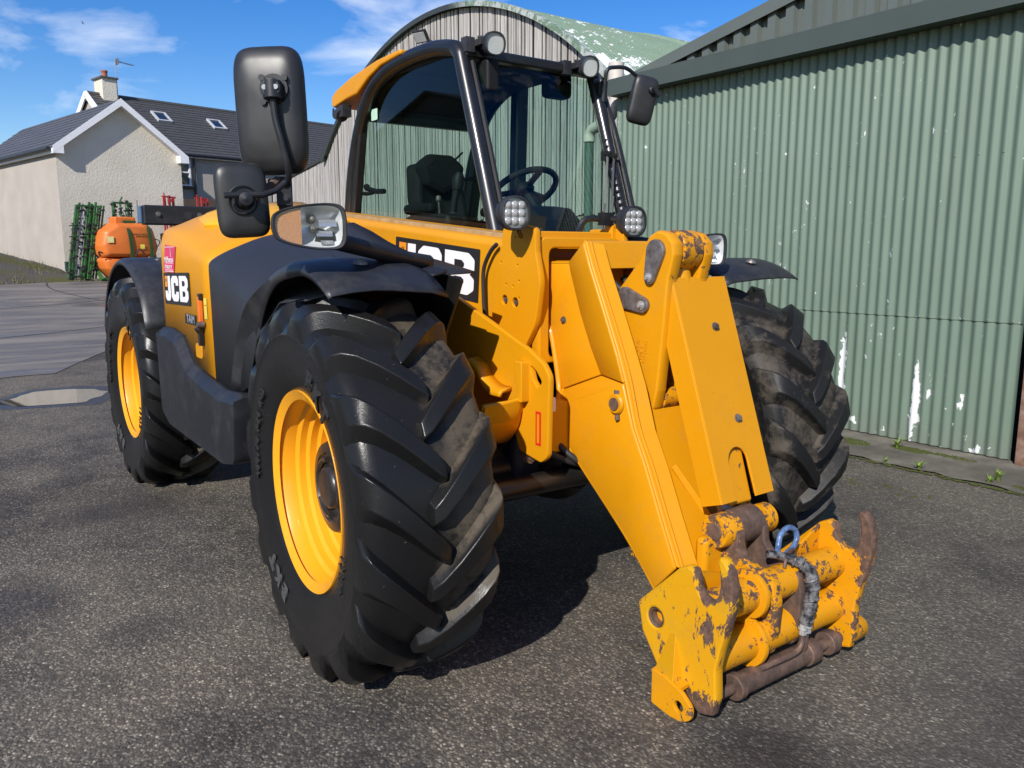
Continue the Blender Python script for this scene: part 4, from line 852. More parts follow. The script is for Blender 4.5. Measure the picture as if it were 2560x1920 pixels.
# ---- chassis
CH = plate('chassis_plate', [rnd([(1.6, 1.34), (.95, 1.30), (.31, 1.215), (-.22, 1.035), (-.30, .995), (-.335, .955), (-.328, .67), (-.29, .645), (-.165, .665), (-.13, .74), (.10, .70), (1.6, .62)], [0, 0, .02, .06, .05, .05, .04, .03, .02, .02, .02, 0], 4), rnd([(-.225, .985), (-.262, .965), (-.295, .93), (-.272, .905), (-.245, .93)], .012, 3)], XP(-.38), .022, YEL, TH, .004)
plate('chassis_plate', rnd([(1.6, 1.34), (.95, 1.30), (.31, 1.215), (-.22, 1.035), (-.335, .955), (-.328, .67), (-.165, .665), (1.6, .62)], .02, 3), XP(.36), .022, YEL, TH, .004)
# pressed axle bracket welded to the plate
br = MB(); prof = [(.14, .98), (.06, .975), (.00, .93), (-.045, .895), (-.10, .89), (-.13, .87)]
bot = rnd([(.16, .70), (.10, .695), (.0, .69), (-.08, .70), (-.15, .75), (-.19, .83), (-.225, .85)], 0)
P1, _ = spline([Vector((0, a, b)) for a, b in ((.18, .705), (.06, .690), (-.04, .695), (-.12, .725), (-.175, .79), (-.195, .86))], 5)
secs = [[(-.391, p.y, p.z + .03), (-.42, p.y, p.z + .006), (-.47, p.y, p.z), (-.57, p.y, p.z - .003), (-.573, p.y, p.z - .028), (-.40, p.y, p.z - .028)] for p in P1]
o = loft('axle_bracket', secs, YELD, TH, .0, 50); md = o.modifiers.new('s', 'SOLIDIFY'); md.thickness = .012
gp = MB(); Q, _ = spline([Vector((0, a, b)) for a, b in ((.10, .985), (.03, .96), (-.01, .915), (-.06, .893), (-.12, .892))], 4)
gp.add([(-.391, p.y, p.z) for p in Q] + [(-.44, p.y, p.z - .01) for p in Q] + [(-.45, p.y, p.z - .03) for p in Q], [(r_ * len(Q) + i, r_ * len(Q) + i + 1, (r_ + 1) * len(Q) + i + 1, (r_ + 1) * len(Q) + i) for r_ in range(2) for i in range(len(Q) - 1)])
o = gp.build('bracket_rib', YEL, TH, smooth=60); md = o.modifiers.new('s', 'SOLIDIFY'); md.thickness = .014
MB().prism(rnd([(-.178, .995), (-.222, .995), (-.222, .85), (-.195, .85), (-.195, .90), (-.178, .93)], .008, 3), 'x', -.425, -.388).build('stop_block', YEL, TH, bevel=.004)
MB().cyl((-.46, .10, .688), (-.46, .10, .712), .028, n=18).build('bracket_bolt', RUST, TH)
rs = plate('caution_label', [[(-.262, .705), (-.292, .705), (-.292, .825), (-.262, .825)], [(-.268, .713), (-.283, .713), (-.283, .817), (-.268, .817)]], XP(-.392), .001, flat('label_red', (.62, .02, .015), .4), TH, 0)
mb = MB(); mb.box((0, -.155, .735), (.66, .12, .18)); mb.build('front_crossmember', YEL, TH, bevel=.01)
MB().box((-.30, -.222, .83), (.05, .012, .05)).build('crossmember_sticker', DECW, TH)  # small white box standing for a piece of white sticker lettering on the crossmember
MB().box((0, 1.9, .86), (.70, 3.2, .40)).build('chassis_rail', OILY, TH, bevel=.02)
# ---- front and rear axles
for yc in (0, 2.75):
    mb = MB(); mb.cyl((-.72, yc, .56), (.66, yc, .56), .085, n=20); mb.lathe([(0, -.17), (.09, -.16), (.15, -.08), (.165, 0), (.15, .08), (.09, .16), (0, .17)], (-.10, yc, .56), (0, 1, 0), 24); mb.cyl((-.70, yc, .40), (-.70, yc, .74), .07, n=16); mb.cyl((.64, yc, .40), (.64, yc, .74), .07, n=16)
    ax_ = mb.build('axle', OILY, TH)
    m2 = MB(); m2.cyl((-.62, yc - .2, .54), (.55, yc - .2, .54), .04, n=14); m2.build('steering_ram', OILY, ax_)
    MB().lathe([(.0, -.018), (.012, -.018), (.013, -.006), (.022, -.006), (.026, .01)], (-.36, yc - .19, .64), (0, 1, 0), 18).build('plug', RUST, ax_)
MB().box((-.47, -.02, .5), (.03, .05, .45)).build('drop_link', OILY, TH)
MB().box((-.30, -.06, .62), (.14, .10, .2)).build('axle_cover', BLKS, TH, bevel=.04, seg=3)
for pts_ in ([(-.34, -.12, .74), (-.30, -.20, .66), (-.18, -.24, .60), (-.05, -.20, .58)], [(-.36, .02, .72), (-.44, -.06, .62), (-.52, -.10, .56), (-.62, -.12, .55)], [(-.26, -.15, .72), (-.20, -.26, .62), (-.02, -.27, .56), (.12, -.2, .55)], [(-.07, -.28, 1.27), (-.05, -.36, 1.20), (-.02, -.40, 1.08), (0, -.44, .98)], [(.0, -.27, 1.28), (.03, -.34, 1.18), (.03, -.40, 1.05)]): MB().tube(pts_, .0125, 10, sub=5).build('hydraulic_hose', RUBBER, TH)
# transmission belly under the chassis
MB().box((-.05, 1.4, .56), (.5, 1.6, .34)).build('transmission', OILY, TH, bevel=.06)

# ---- boom
bt = lambda y: 1.403 + .09 * y
bo = MB().prism([(3.35, bt(3.35) - .42), (.16, bt(.16) - .40), (.16, bt(.16)), (3.35, bt(3.35))], 'x', -.20, .20).build('outer_boom', YEL, TH, bevel=.035, seg=4)
jcb(TH, frame((-.2022, 1.115, bt(1.115) - .058 - .222), (0, -1, -.088), (0, 0, 1)), .735, .222)
plate('boom_top_rail', [(3.2, bt(3.2) - .002), (.18, bt(.18) - .002), (.18, bt(.18) + .016), (3.2, bt(3.2) + .016)], XP(-.13), .05, flat('sill_dust', (.36, .23, .10), .8, var=.2, scale=20), TH, .003)
NP = rnd([(.155, 1.462), (-.048, 1.462), (-.052, 1.37), (-.082, 1.26), (-.052, 1.10), (.02, 1.00), (.10, .93), (.24, .93), (.235, 1.09), (.225, 1.22), (.20, 1.33), (.165, 1.38)], [.015, .03, .06, .15, .15, .1, .02, .02, .05, .1, .1, .05], 5)
holes = [circ(c_, .0045, 8) for c_ in ((.075, 1.425), (.17, 1.33), (.06, 1.32), (.05, 1.26), (.135, 1.245), (.09, 1.24), (.05, 1.195))] + [circ((.145, 1.185), .019, 16), circ((.075, 1.178), .019, 16)]
npl = plate('boom_nose_plate', [NP] + holes, XP(-.222), .026, YEL, TH, .003); plate('boom_nose_plate', NP, XP(.222), .026, YEL, TH, .003)
for c_ in ((.145, 1.185), (.075, 1.178)):
    b = MB(); hexbolt(b, (-.214, *c_), (-1, 0, 0), .011, .014); b.build('nose_bolt', STEEL, npl)
# front collar round the inner boom, with the dark gap above it
cl = [rnd([(-.205, .95), (.205, .95), (.205, 1.425), (-.205, 1.425)], .035, 4), rnd([(-.158, .97), (.158, .97), (.158, 1.385), (-.158, 1.385)], .03, 4)]
plate('boom_collar', cl, YP(-.015), .05, YEL, TH, .006)
MB().box((0, .055, 1.432), (.40, .11, .032)).build('collar_cross_bar', YELD, TH, bevel=.006)
plate('lamp_tab', rnd([(.19, 1.40), (.235, 1.40), (.235, 1.475), (.215, 1.482), (.19, 1.475)], .015, 3), YP(.02), .05, YEL, TH, .004)
MB().box((0, .07, 1.365), (.31, .06, .035)).build('wear_pad', flat('pad_brown', (.10, .035, .02), .6), TH)
MB().prism([(.9, 1.0), (.9, 1.35), (-.16, 1.335), (-.16, 1.0)], 'x', -.126, .126).build('inner_boom', YEL, TH, bevel=.03, seg=4)
MB().tube([(-.222, .215, 1.40), (-.226, .255, 1.37), (-.228, .30, 1.30), (-.226, .305, 1.2), (-.224, .30, 1.12), (-.215, .29, 1.04)], .0085, 10, sub=6).build('hose', RUBBER, TH)
# black cross beam at the rear of the boom
rb = MB().box((-.32, 3.72, 1.625), (.95, .10, .135)).build('rear_beam', BLKS, TH, bevel=.012)
for x_ in (-.70, -.42): b = MB(); hexbolt(b, (x_, 3.668, 1.63), (0, -1, 0), .012, .01); b.build('beam_bolt', STEEL, rb)
MB().cyl((-.50, 3.672, 1.625), (-.50, 3.666, 1.625), .028, n=18).build('beam_plug', BLKD, rb)
MB().box((-.803, 3.75, 1.63), (.008, .10, .11)).build('beam_end', flat('blue_end', (.05, .10, .20), .4), rb)
MB().box((-.3, 3.62, 1.2), (.3, .2, .8)).build('rear_frame', BLKS, TH, bevel=.02)

# ---- boom nose (gooseneck) carrying the carriage
xc = .02
def mir(P, s): return [((2 * xc - x) if s else x, y, z) for x, y, z in P]
Fl = [(-.135, -.14, 1.335), (-.135, -.15, 1.30), (-.135, -.21, 1.15), (-.135, -.27, 1.03), (-.135, -.325, .94)]
El = [(-.182, -.275, 1.405), (-.182, -.31, 1.32), (-.182, -.39, 1.16), (-.182, -.452, 1.03), (-.186, -.495, .935)]
Up = [(-.135, .05, 1.335), (-.135, .05, 1.11), (-.135, .02, 1.105), (-.135, -.025, 1.07), (-.135, -.06, .95), (-.135, -.085, .85)]
T0 = [(-.135, -.085, .85), (-.135, -.325, .94)]; T1 = [(-.19, -.135, .80), (-.19, -.405, .905)]
Lo = [(-.19, -.495, .935), (-.19, -.545, .79), (-.19, -.61, .67), (-.19, -.675, .53), (-.19, -.755, .365)]
Lb = [(-.19, -.135, .80), (-.19, -.205, .675), (-.19, -.27, .615), (-.19, -.37, .53), (-.19, -.52, .41), (-.19, -.665, .265)]
gn = MB()
for s in (0, 1):
    gn.add(mir(Fl + El, s), [(i, i + 1, 6 + i, 5 + i) for i in range(4)])
    up_poly = Up + [Fl[4], Fl[3], Fl[2], Fl[1], Fl[0]]; gn.add(mir(up_poly, s), [tuple(range(len(up_poly)))])
    gn.add(mir(T0 + T1 + [El[4]], s), [(0, 1, 3, 2), (1, 4, 3)])
    low = [T1[1], Lo[0]] + Lo[1:] + Lb[::-1]; gn.add(mir(low, s), [tuple(range(len(low)))])
back = [(0, .05, 1.105)] + Up[2:] + Lb
for a, b in zip(back, back[1:]):
    pa, pb = (a[0] if a[0] else -.135), b[0]; gn.add([(pa, a[1], a[2]), (2 * xc - pa, a[1], a[2]), (2 * xc - pb, b[1], b[2]), (pb, b[1], b[2])], [(0, 1, 2, 3)])
gn.add([(-.135, .05, 1.335), (-.135, -.14, 1.335), (-.175, -.245, 1.408), (-.182, -.275, 1.408), (.222, -.275, 1.408), (.215, -.245, 1.408), (.175, -.14, 1.335), (.175, .05, 1.335)], [(0, 1, 6, 7), (1, 2, 5, 6), (2, 3, 4, 5)])
GN = gn.build('boom_nose', YEL, TH, smooth=25); md = GN.modifiers.new('s', 'SOLIDIFY'); md.thickness = .014; md.offset = -1
bv = GN.modifiers.new('b', 'BEVEL'); bv.width = .006; bv.segments = 2; bv.limit_method = 'ANGLE'; bv.angle_limit = R(30)
# front flanges of the nose
El2 = El + Lo[1:]
for s in (0, 1):
    fl_ = MB(); outer = [(p[0] - .004, p[1] - .002, p[2]) for p in El2]; inner = [(-.122, p[1] - .032, p[2] - .010) for p in El2]
    if s: outer, inner = mir(outer, 1), mir(inner, 1)
    n = len(outer); bk = [(p[0], p[1] + .020, p[2] + .008) for p in outer], [(p[0], p[1] + .020, p[2] + .008) for p in inner]
    loopz = [[outer[i], inner[i], bk[1][i], bk[0][i]] for i in range(n)]
    fl_.add([p for l in loopz for p in l], [(i * 4 + j, i * 4 + (j + 1) % 4, (i + 1) * 4 + (j + 1) % 4, (i + 1) * 4 + j) for i in range(n - 1) for j in range(4)] + [(0, 1, 2, 3), (n * 4 - 1, n * 4 - 2, n * 4 - 3, n * 4 - 4)])
    fl_.build('nose_flange', YEL, TH, smooth=30, bevel=.005)
    w_ = MB(); w_.tube([(p[0] * 1.0 + (.012 if not s else -.012), p[1] - .012, p[2] - .002) for p in (outer)], .0055, 8, sub=4); w_.build('weld_seam', YELBR if 0 else YEL, TH)
tf = MB(); tf.quadbox([(-.186, -.279, 1.407), (.226, -.279, 1.407), (.226, -.322, 1.30), (.16, -.326, 1.29), (.16, -.318, 1.31), (-.12, -.318, 1.31), (-.12, -.326, 1.29), (-.186, -.322, 1.30)], [(-.186, -.262, 1.411), (.226, -.262, 1.411), (.226, -.302, 1.304), (.16, -.306, 1.294), (.16, -.298, 1.314), (-.12, -.298, 1.314), (-.12, -.306, 1.294), (-.186, -.302, 1.304)])
tf.build('nose_head_plate', YEL, TH, smooth=20, bevel=.006)
for s in (0, 1):
    w_ = MB(); w_.tube(mir([(-.139, .045, 1.110), (-.139, .02, 1.105), (-.139, -.025, 1.07), (-.139, -.06, .955), (-.145, -.088, .85), (-.190, -.137, .795), (-.193, -.205, .675), (-.193, -.27, .615), (-.193, -.52, .41), (-.193, -.665, .265)], s), .0105, 10, sub=5); w_.build('nose_edge_bead', YEL, TH)
# recessed web between the flanges and dark inside of the nose
wb = MB(); wb.quadbox([(-.13, -.50, .86), (.17, -.50, .86), (.17, -.765, .36), (-.13, -.765, .36)], [(-.13, -.485, .85), (.17, -.485, .85), (.17, -.75, .35), (-.13, -.75, .35)]); wb.build('nose_web', YELD, TH, smooth=0)
wb = MB(); wb.beam((-.08, -.62, .66), (.05, -.73, .42), .012, .02); wb.build('web_weld', YELD, TH)
bs = MB(); bs.lathe([(.018, -.012), (.031, -.012), (.036, -.006), (.036, .045)], (-.205, -.47, .862), (1, 0, 0), 24); BS = bs.build('pin_boss', YEL, TH)
MB().cyl((-.222, -.47, .862), (-.15, -.47, .862), .0215, n=20).build('boss_pin', RUST, BS); MB().cyl((-.205, -.47, .897), (-.205, -.47, .908), .011, n=10).build('grease_cap', STEEL, BS); MB().cyl((-.21, -.478, .826), (-.21, -.48, .808), .009, n=10).build('pin_stub', RUST, BS)
b = MB(); hexbolt(b, (-.136, -.10, 1.118), (-1, 0, 0), .009, .008); b.build('nose_bolt', STEEL, TH)
link('cast_number', joined([text_mesh('578/59', .018, frame((-.1915, -.565, .365), (0, -1, -.05), (0, 0, 1)), .001, 0), text_mesh('4111/094', .018, frame((-.1915, -.575, .345), (0, -1, -.05), (0, 0, 1)), .001, 0)]), YEL, TH, smooth=0)
# tilt link casting: two cheeks, ram eye between them, pin keepers
LK = [(-.455, 1.395), (-.475, 1.425), (-.515, 1.442), (-.555, 1.432), (-.588, 1.40), (-.592, 1.36), (-.570, 1.28), (-.555, 1.10), (-.535, .90), (-.520, .838), (-.495, .818), (-.468, .832), (-.42, .92), (-.38, 1.04), (-.345, 1.155), (-.325, 1.205), (-.335, 1.245), (-.375, 1.285), (-.425, 1.335)]
lk = plate('tilt_link', rnd(LK, .02, 3), XP(-.055), .048, paint('yellow_cast_paint', .27, .45), TH, .010)
plate('link_cheek', rnd(LK, .02, 3), XP(.095), .048, YELW, lk, .010)
MB().cyl((-.028, -.525, 1.375), (.068, -.525, 1.375), .068, n=28).build('ram_eye', YELWW, lk, bevel=.006)
MB().cyl((-.03, -.495, .865), (.07, -.495, .865), .035, n=20).build('lower_eye', YELWW, lk)
for (by, bz_, rb_), (sy_, sz_, rs_), kx in (((-.515, 1.372, .040), (-.492, 1.285, .024), -.079), ((-.375, 1.212, .038), (-.462, 1.190, .027), -.079)):
    d = Vector((sy_ - by, sz_ - bz_)); L_ = d.length; a = math.atan2(d.y, d.x); be = math.acos((rb_ - rs_) / L_); pts = []
    for t in range(13): th = a + be + (2 * math.pi - 2 * be) * t / 12; pts.append((by + rb_ * math.cos(th), bz_ + rb_ * math.sin(th)))
    for t in range(9): th = a - be + 2 * be * t / 8; pts.append((sy_ + rs_ * math.cos(th), sz_ + rs_ * math.sin(th)))
    kp = plate('pin_keeper', pts, XP(kx - .006), .016, STEEL, lk, .003)
    b = MB(); b.cyl((kx - .014, sy_, sz_), (kx - .018, sy_, sz_), .0155, n=18); hexbolt(b, (kx - .018, sy_, sz_), (-1, 0, 0), .0075, .008); b.build('keeper_bolt', GALV, lk)
link('cast_lettering', joined([text_mesh(s_, .017, frame((-.0795, y_, z_), (0, -.16, 1), (0, -1, -.16)), .0014, 0, 1.1) for s_, y_, z_ in (('MARI/BRYD', -.432, 1.03), ('EAME 2', -.452, 1.02), ('332-50123', -.472, 1.03))]), lk.data.materials[0], lk, smooth=0)
# ram and its guard
MB().cyl((.02, -.50, 1.36), (.02, -.645, .80), .045, n=24).build('tilt_ram', YEL, TH)
rr_ = MB().cyl((.02, -.645, .80), (.02, -.775, .50), .026, n=20).build('ram_rod', STEEL, TH)
gu = Vector((0, -.56 + .81, 1.285 - .565)).normalized(); gl = math.hypot(.25, .72)
GM = frame((-.055, -.81, .565), (1, 0, 0), gu); gw_ = .265
gp_ = [(0, 0), (.072, 0), (.074, .10)] + [(.1215 + .0475 * math.cos(math.pi - math.pi * t / 10), .125 + .0475 * math.sin(math.pi * t / 10)) for t in range(11)] + [(.169, .10), (.171, 0), (gw_, 0), (gw_, gl), (0, gl)]
gd = plate('ram_guard', gp_, GM, .008, YEL, TH, .002)
gn_ = gu.cross(Vector((1, 0, 0))); gn_ = gn_ if gn_.y > 0 else -gn_
for x_ in (-.052, .207):
    m2 = MB(); a = Vector((x_, -.81, .565)); b = a + gu * gl; m2.quadbox([a, b, b + gn_ * .085, a + gn_ * .085], [q + Vector((.006 if x_ > 0 else -.006, 0, 0)) for q in (a, b, b + gn_ * .085, a + gn_ * .085)]); m2.build('guard_flank', YEL, gd, smooth=0, bevel=.002)
for u_, v_ in ((.155, .585), (.165, .265)):
    c_ = GM @ Vector((u_, v_, .004)); b = MB(); hexbolt(b, c_, -gn_, .010, .009); b.build('guard_bolt', STEEL, gd)
m2 = MB(); a0_ = Vector((.066, -.797, .545)); m2.quadbox([a0_ + Vector((-.055, 0, 0)), a0_ + Vector((.055, 0, 0)), a0_ + Vector((.052, .062, .20)), a0_ + Vector((-.052, .062, .20))], [q + Vector((0, .03, -.01)) for q in (a0_ + Vector((-.055, 0, 0)), a0_ + Vector((.055, 0, 0)), a0_ + Vector((.052, .062, .20)), a0_ + Vector((-.052, .062, .20)))])
m2.build('rod_clevis', YELW, TH, bevel=.01)

# ---- carriage (headstock)
HS = [(-.735, .290), (-.82, .372), (-.900, .452), (-.932, .468), (-.955, .463), (-.966, .440), (-.971, .415), (-.986, .395), (-1.010, .387), (-1.033, .395), (-1.047, .418), (-1.052, .450), (-1.048, .486), (-1.038, .512), (-1.046, .530), (-1.064, .526), (-1.086, .495), (-1.099, .448), (-1.096, .39), (-1.080, .32), (-1.062, .25), (-1.050, .19), (-1.056, .10), (-1.042, .045), (-.992, .030), (-.955, .055), (-.93, .085), (-.84, .085), (-.755, .20)]
hole = circ((-.812, .262), .031, 20)
CARL = paint('carriage_plate_paint', .36, .5, ((.60, .275, .005), (.60, .33, .010)), scale=30, bias=[(1, -1.06, -1.10, .16), (2, .13, .03, .18)], spots=[(-1.01, .44, .045, .075, .20), (-1.0, .33, .02, .10, .05)], stretch=(1, 1, .45))
cp = plate('carriage_plate', [rnd(HS, .006, 2), hole], XP(-.33), .036, CARL, TH, .008); cp['label'] = 'near side plate of the carriage with hook and scuffed paint'
MB().lathe([(.031, -.016), (.024, -.012), (.024, .016), (.031, .016)], (-.33, -.812, .262), (1, 0, 0), 20, True).build('bush', RUST, cp)
cp2 = plate('carriage_plate', [rnd(HS, .006, 2), hole], XP(.37), .036, paint('carriage_plate_rusty', .365, .5, scale=26, bias=[(1, -1.04, -1.08, .18)], spots=[(-1.03, .47, .06, .10, .26)]), TH, .008); cp2['label'] = 'far side plate of the carriage with rusty hook'
# rounded thick horns inside the hooks and gussets
MB().quadbox([(-.315, -.755, .215), (-.315, -.83, .385), (-.315, -.90, .45), (-.315, -.90, .42), (-.315, -.80, .22)], [(-.29, -.755, .215), (-.29, -.83, .385), (-.29, -.90, .45), (-.29, -.90, .42), (-.29, -.80, .22)]).build('plate_web', YELW, cp)
MB().prism([(.355, .445), (.355, .30), (.16, .30), (.16, .35)], 'y', -.905, -.895).build('rear_web', YELW, TH)
MB().prism([(-.315, .44), (-.315, .20), (-.06, .20), (-.06, .36)], 'y', -.905, -.895).build('rear_web', YELW, TH)
# lock pin lug at the foot of the near plate
lg = plate('pin_lug', [rnd([(-.845, .125), (-.90, .120), (-.965, .100), (-1.005, .068), (-1.005, .030), (-.970, .006), (-.92, .002), (-.845, .012)], [.01, .01, .03, .03, .03, .03, .02, .01], 4), circ((-.955, .050), .017, 18)], XP(-.385), .014, YELW, TH, .003)
m2 = MB(); m2.quadbox([(-.391, -.845, .122), (-.391, -.955, .104), (-.391, -.955, .092), (-.391, -.845, .110)], [(-.34, -.845, .130), (-.34, -.955, .112), (-.34, -.955, .100), (-.34, -.845, .118)]); m2.build('lug_ledge', YELW, lg)
m2 = MB(); m2.quadbox([(-.346, -.875, .245), (-.346, -.895, .245), (-.392, -.930, .10), (-.392, -.845, .10), (-.346, -.845, .11)], [(-.340, -.875, .245), (-.340, -.895, .245), (-.340, -.930, .10), (-.340, -.845, .10), (-.340, -.845, .11)]); m2.build('lug_gusset', CARL, lg, bevel=.003)
MB().cyl((-.3465, -.985, .085), (-.352, -.985, .085), .013, n=14).build('pin_end', RUST, cp)
# cross tubes
ut = MB().cyl((-.315, -.955, .325), (.355, -.955, .325), .053, n=32).build('upper_tube', YELWW, TH); MB().cyl((-.315, -.955, .170), (.355, -.955, .170), .058, n=32).build('lower_tube', YELW, TH)
m2 = MB(); m2.lathe([(.05, -.012), (.075, -.010), (.078, 0), (.075, .010), (.05, .012)], (-.09, -.955, .325), (1, 0, 0), 32); m2.build('tube_collar', YELW, TH)
MB().lathe([(.05, -.012), (.080, -.010), (.083, 0), (.080, .010), (.05, .012)], (-.09, -.955, .170), (1, 0, 0), 32).build('tube_collar', YELW, TH)
# centre lever: plate wrapping the tubes and rising to the ram pin
LV = rnd([(-.775, .52), (-.84, .52), (-.868, .475), (-.872, .43), (-.90, .395), (-.955, .385), (-1.005, .355), (-1.020, .30), (-1.018, .20), (-1.002, .125), (-.96, .095), (-.90, .11), (-.80, .30), (-.758, .40), (-.75, .48)], .02, 3)
lvp = plate('ram_lever', LV, XP(-.022), .040, paint('lever_paint', .40, .4, scale=30, bias=[(2, .36, .44, .14)]), TH, .005)
plate('ram_lever', LV, XP(.105), .030, RUST, TH, .005)
MB().cyl((-.085, -.805, .478), (.20, -.805, .478), .030, n=22).build('ram_pin', RUST, TH, bevel=.004)
MB().lathe([(.030, -.03), (.052, -.03), (.056, -.02), (.056, .05), (.03, .05)], (-.050, -.805, .478), (1, 0, 0), 26).build('pin_collar', YELWW, TH)
MB().lathe([(.030, -.06), (.060, -.055), (.060, .055), (.03, .06)], (.05, -.805, .478), (1, 0, 0), 26).build('pin_collar', RUST, TH); MB().lathe([(.030, -.02), (.05, -.02), (.05, .03), (.03, .03)], (.155, -.805, .478), (1, 0, 0), 26).build('pin_collar', YELWW, TH)
MB().box((.02, -.78, .33), (.28, .05, .26)).build('nose_foot', YELW, TH, bevel=.02)
# locking ram low across the front, its pipes and hose
ck = MB().cyl((-.20, -1.0, .068), (.17, -1.0, .068), .035, n=26).build('lock_ram', RUST, TH, bevel=.003)
for xa, xb, rr2 in ((-.205, -.175, .041), (.15, .205, .042), (.27, .315, .040)): MB().cyl((xa, -1.0, .068), (xb, -1.0, .068), rr2, n=26).build('gland', RUST, ck, bevel=.004)
MB().cyl((-.32, -1.0, .068), (-.2, -1.0, .068), .017, n=18).build('rod', RUST, ck); MB().cyl((.2, -1.0, .068), (.36, -1.0, .068), .020, n=18).build('rod', RUST, ck)
MB().lathe([(0, .115), (.026, .110), (.042, .085), (.045, .0)], (.380, -1.0, .078), (1, 0, 0), 24).build('tube_stub', YELWW, TH)
MB().tube([(.095, -1.030, .175), (.090, -1.032, .135), (.06, -1.032, .115), (-.02, -1.030, .112), (-.10, -1.02, .105)], .0095, 10, sub=6).build('pipe', RUST, ck)
MB().tube([(.118, -1.028, .170), (.118, -1.028, .125), (.122, -1.02, .100)], .009, 10, sub=5).build('pipe', RUST, ck)
for x_ in (.094, .118): m2 = MB(); m2.cyl((x_ + .002, -1.03, .165), (x_ + .004, -1.03, .20), .0125, n=6); m2.cyl((x_ + .002, -1.03, .182), (x_ + .003, -1.03, .19), .0155, n=14); m2.build('pipe_nut', GALV, ck)
hp = [(.105, -1.03, .200), (.118, -1.034, .245), (.128, -1.034, .30), (.132, -1.026, .345), (.122, -1.005, .378), (.10, -.975, .398), (.065, -.945, .410), (.03, -.93, .418)]
k = NT('hose_spiral_guard', .5); p = k.obj(); n = k.noise(50, 5, vec=p); k.set('Base Color', k.mix(k.step(n, .42, .62), (.012, .012, .014), (.16, .155, .16))); HOSEM = k.m
ho = MB().tube(hp, [.021, .021, .021, .021, .019, .016, .013, .012], 14, sub=8).build('carriage_hose', HOSEM, TH)
P, _ = spline([Vector(p_) for p_ in hp[:6]], 16); sp_ = []
for i in range(len(P) - 1):
    d = (P[i + 1] - P[i]).normalized(); a = d.orthogonal().normalized(); b_ = d.cross(a); t = i * .62; sp_.append(P[i] + (a * math.cos(t) + b_ * math.sin(t)) * .0215)
MB().tube(sp_, .0042, 6).build('spiral_wrap', HOSEM, ho)
BLUEH = flat('blue_hose', (.07, .13, .26), .35, var=.5, scale=60)
MB().tube([(.06, -.945, .412), (.085, -.93, .43), (.10, -.925, .462), (.135, -.925, .482), (.172, -.928, .468), (.18, -.932, .438), (.155, -.935, .412), (.12, -.94, .405)], .0095, 12, sub=8).build('hose_loop', BLUEH, ho)
MB().tube([(.06, -.975, .377), (.075, -.968, .40), (.11, -.955, .415), (.15, -.945, .41), (.165, -.94, .385)], .0055, 8, sub=5).build('hose_ring', RUST, ho)
# ---- wheels
def tyre_mat(name, dust, rough, dcol, inner=False):
    k = NT(name, rough, spec=.22); p = k.obj(); sx_ = k.sep(p)
    rad = k.math('SQRT', k.math('ADD', k.math('MULTIPLY', sx_[1], sx_[1]), k.math('MULTIPLY', sx_[2], sx_[2])))
    n = k.noise(9, 8, .72, vec=p); n2 = k.noise(120, 2, .6, vec=p)
    groove = k.math('MULTIPLY', k.step(rad, .615, .588), k.step(rad, .50, .56))
    d = k.math('MULTIPLY', k.step(k.math('ADD', n, k.math('MULTIPLY', groove, .14)), .56, .74), dust)
    if inner: d = k.math('MULTIPLY', k.math('MULTIPLY', k.math('MULTIPLY', k.step(n, .36, .5), k.step(rad, .618, .600)), k.step(k.math('ADD', sx_[0], k.math('MULTIPLY', n, .12)), .06, .14)), dust)
    c = k.mix(k.noise(4, 3, vec=p), (.008, .008, .0085), (.015, .015, .0155)); c = k.mix(d, c, dcol)
    sp = k.math('MULTIPLY', k.step(n2, .735, .77), dust * .4 + .1); c = k.mix(sp, c, (.22, .20, .15))
    k.set('Base Color', c); k.set('Roughness', k.math('ADD', k.math('ADD', rough - .08, k.math('MULTIPLY', n, .16)), k.math('MULTIPLY', d, .45))); k.bump(k.math('ADD', n, k.math('MULTIPLY', k.noise(160, 3, vec=p), .35)), .22, .005)
    return k.m
TYREB = tyre_mat('tyre_dressed', .85, .29, (.095, .076, .054), True); TYRED = tyre_mat('tyre_dusty', .55, .46, (.13, .108, .085)); SIDED = flat('sidewall_lettering_dark', (.022, .022, .0225), .5); SIDEW = flat('sidewall_lettering', (.075, .075, .076), .5)
k = NT('rim_paint', .38); p = k.obj(); n = k.noise(14, 8, .75, vec=p, dist=.4); sx_ = k.sep(p); rad = k.math('SQRT', k.math('ADD', k.math('MULTIPLY', sx_[1], sx_[1]), k.math('MULTIPLY', sx_[2], sx_[2])))
m_ = k.step(k.math('ADD', n, k.math('MULTIPLY', k.step(rad, .315, .331), .22)), .80, .815); k.set('Base Color', k.mix(m_, (.78, .335, .010), (.16, .08, .045))); k.set('Coat Weight', .3); RIMY = k.m
HUBM = flat('hub_brown_black', (.022, .018, .016), .32, var=.4, scale=30)
NL = 16
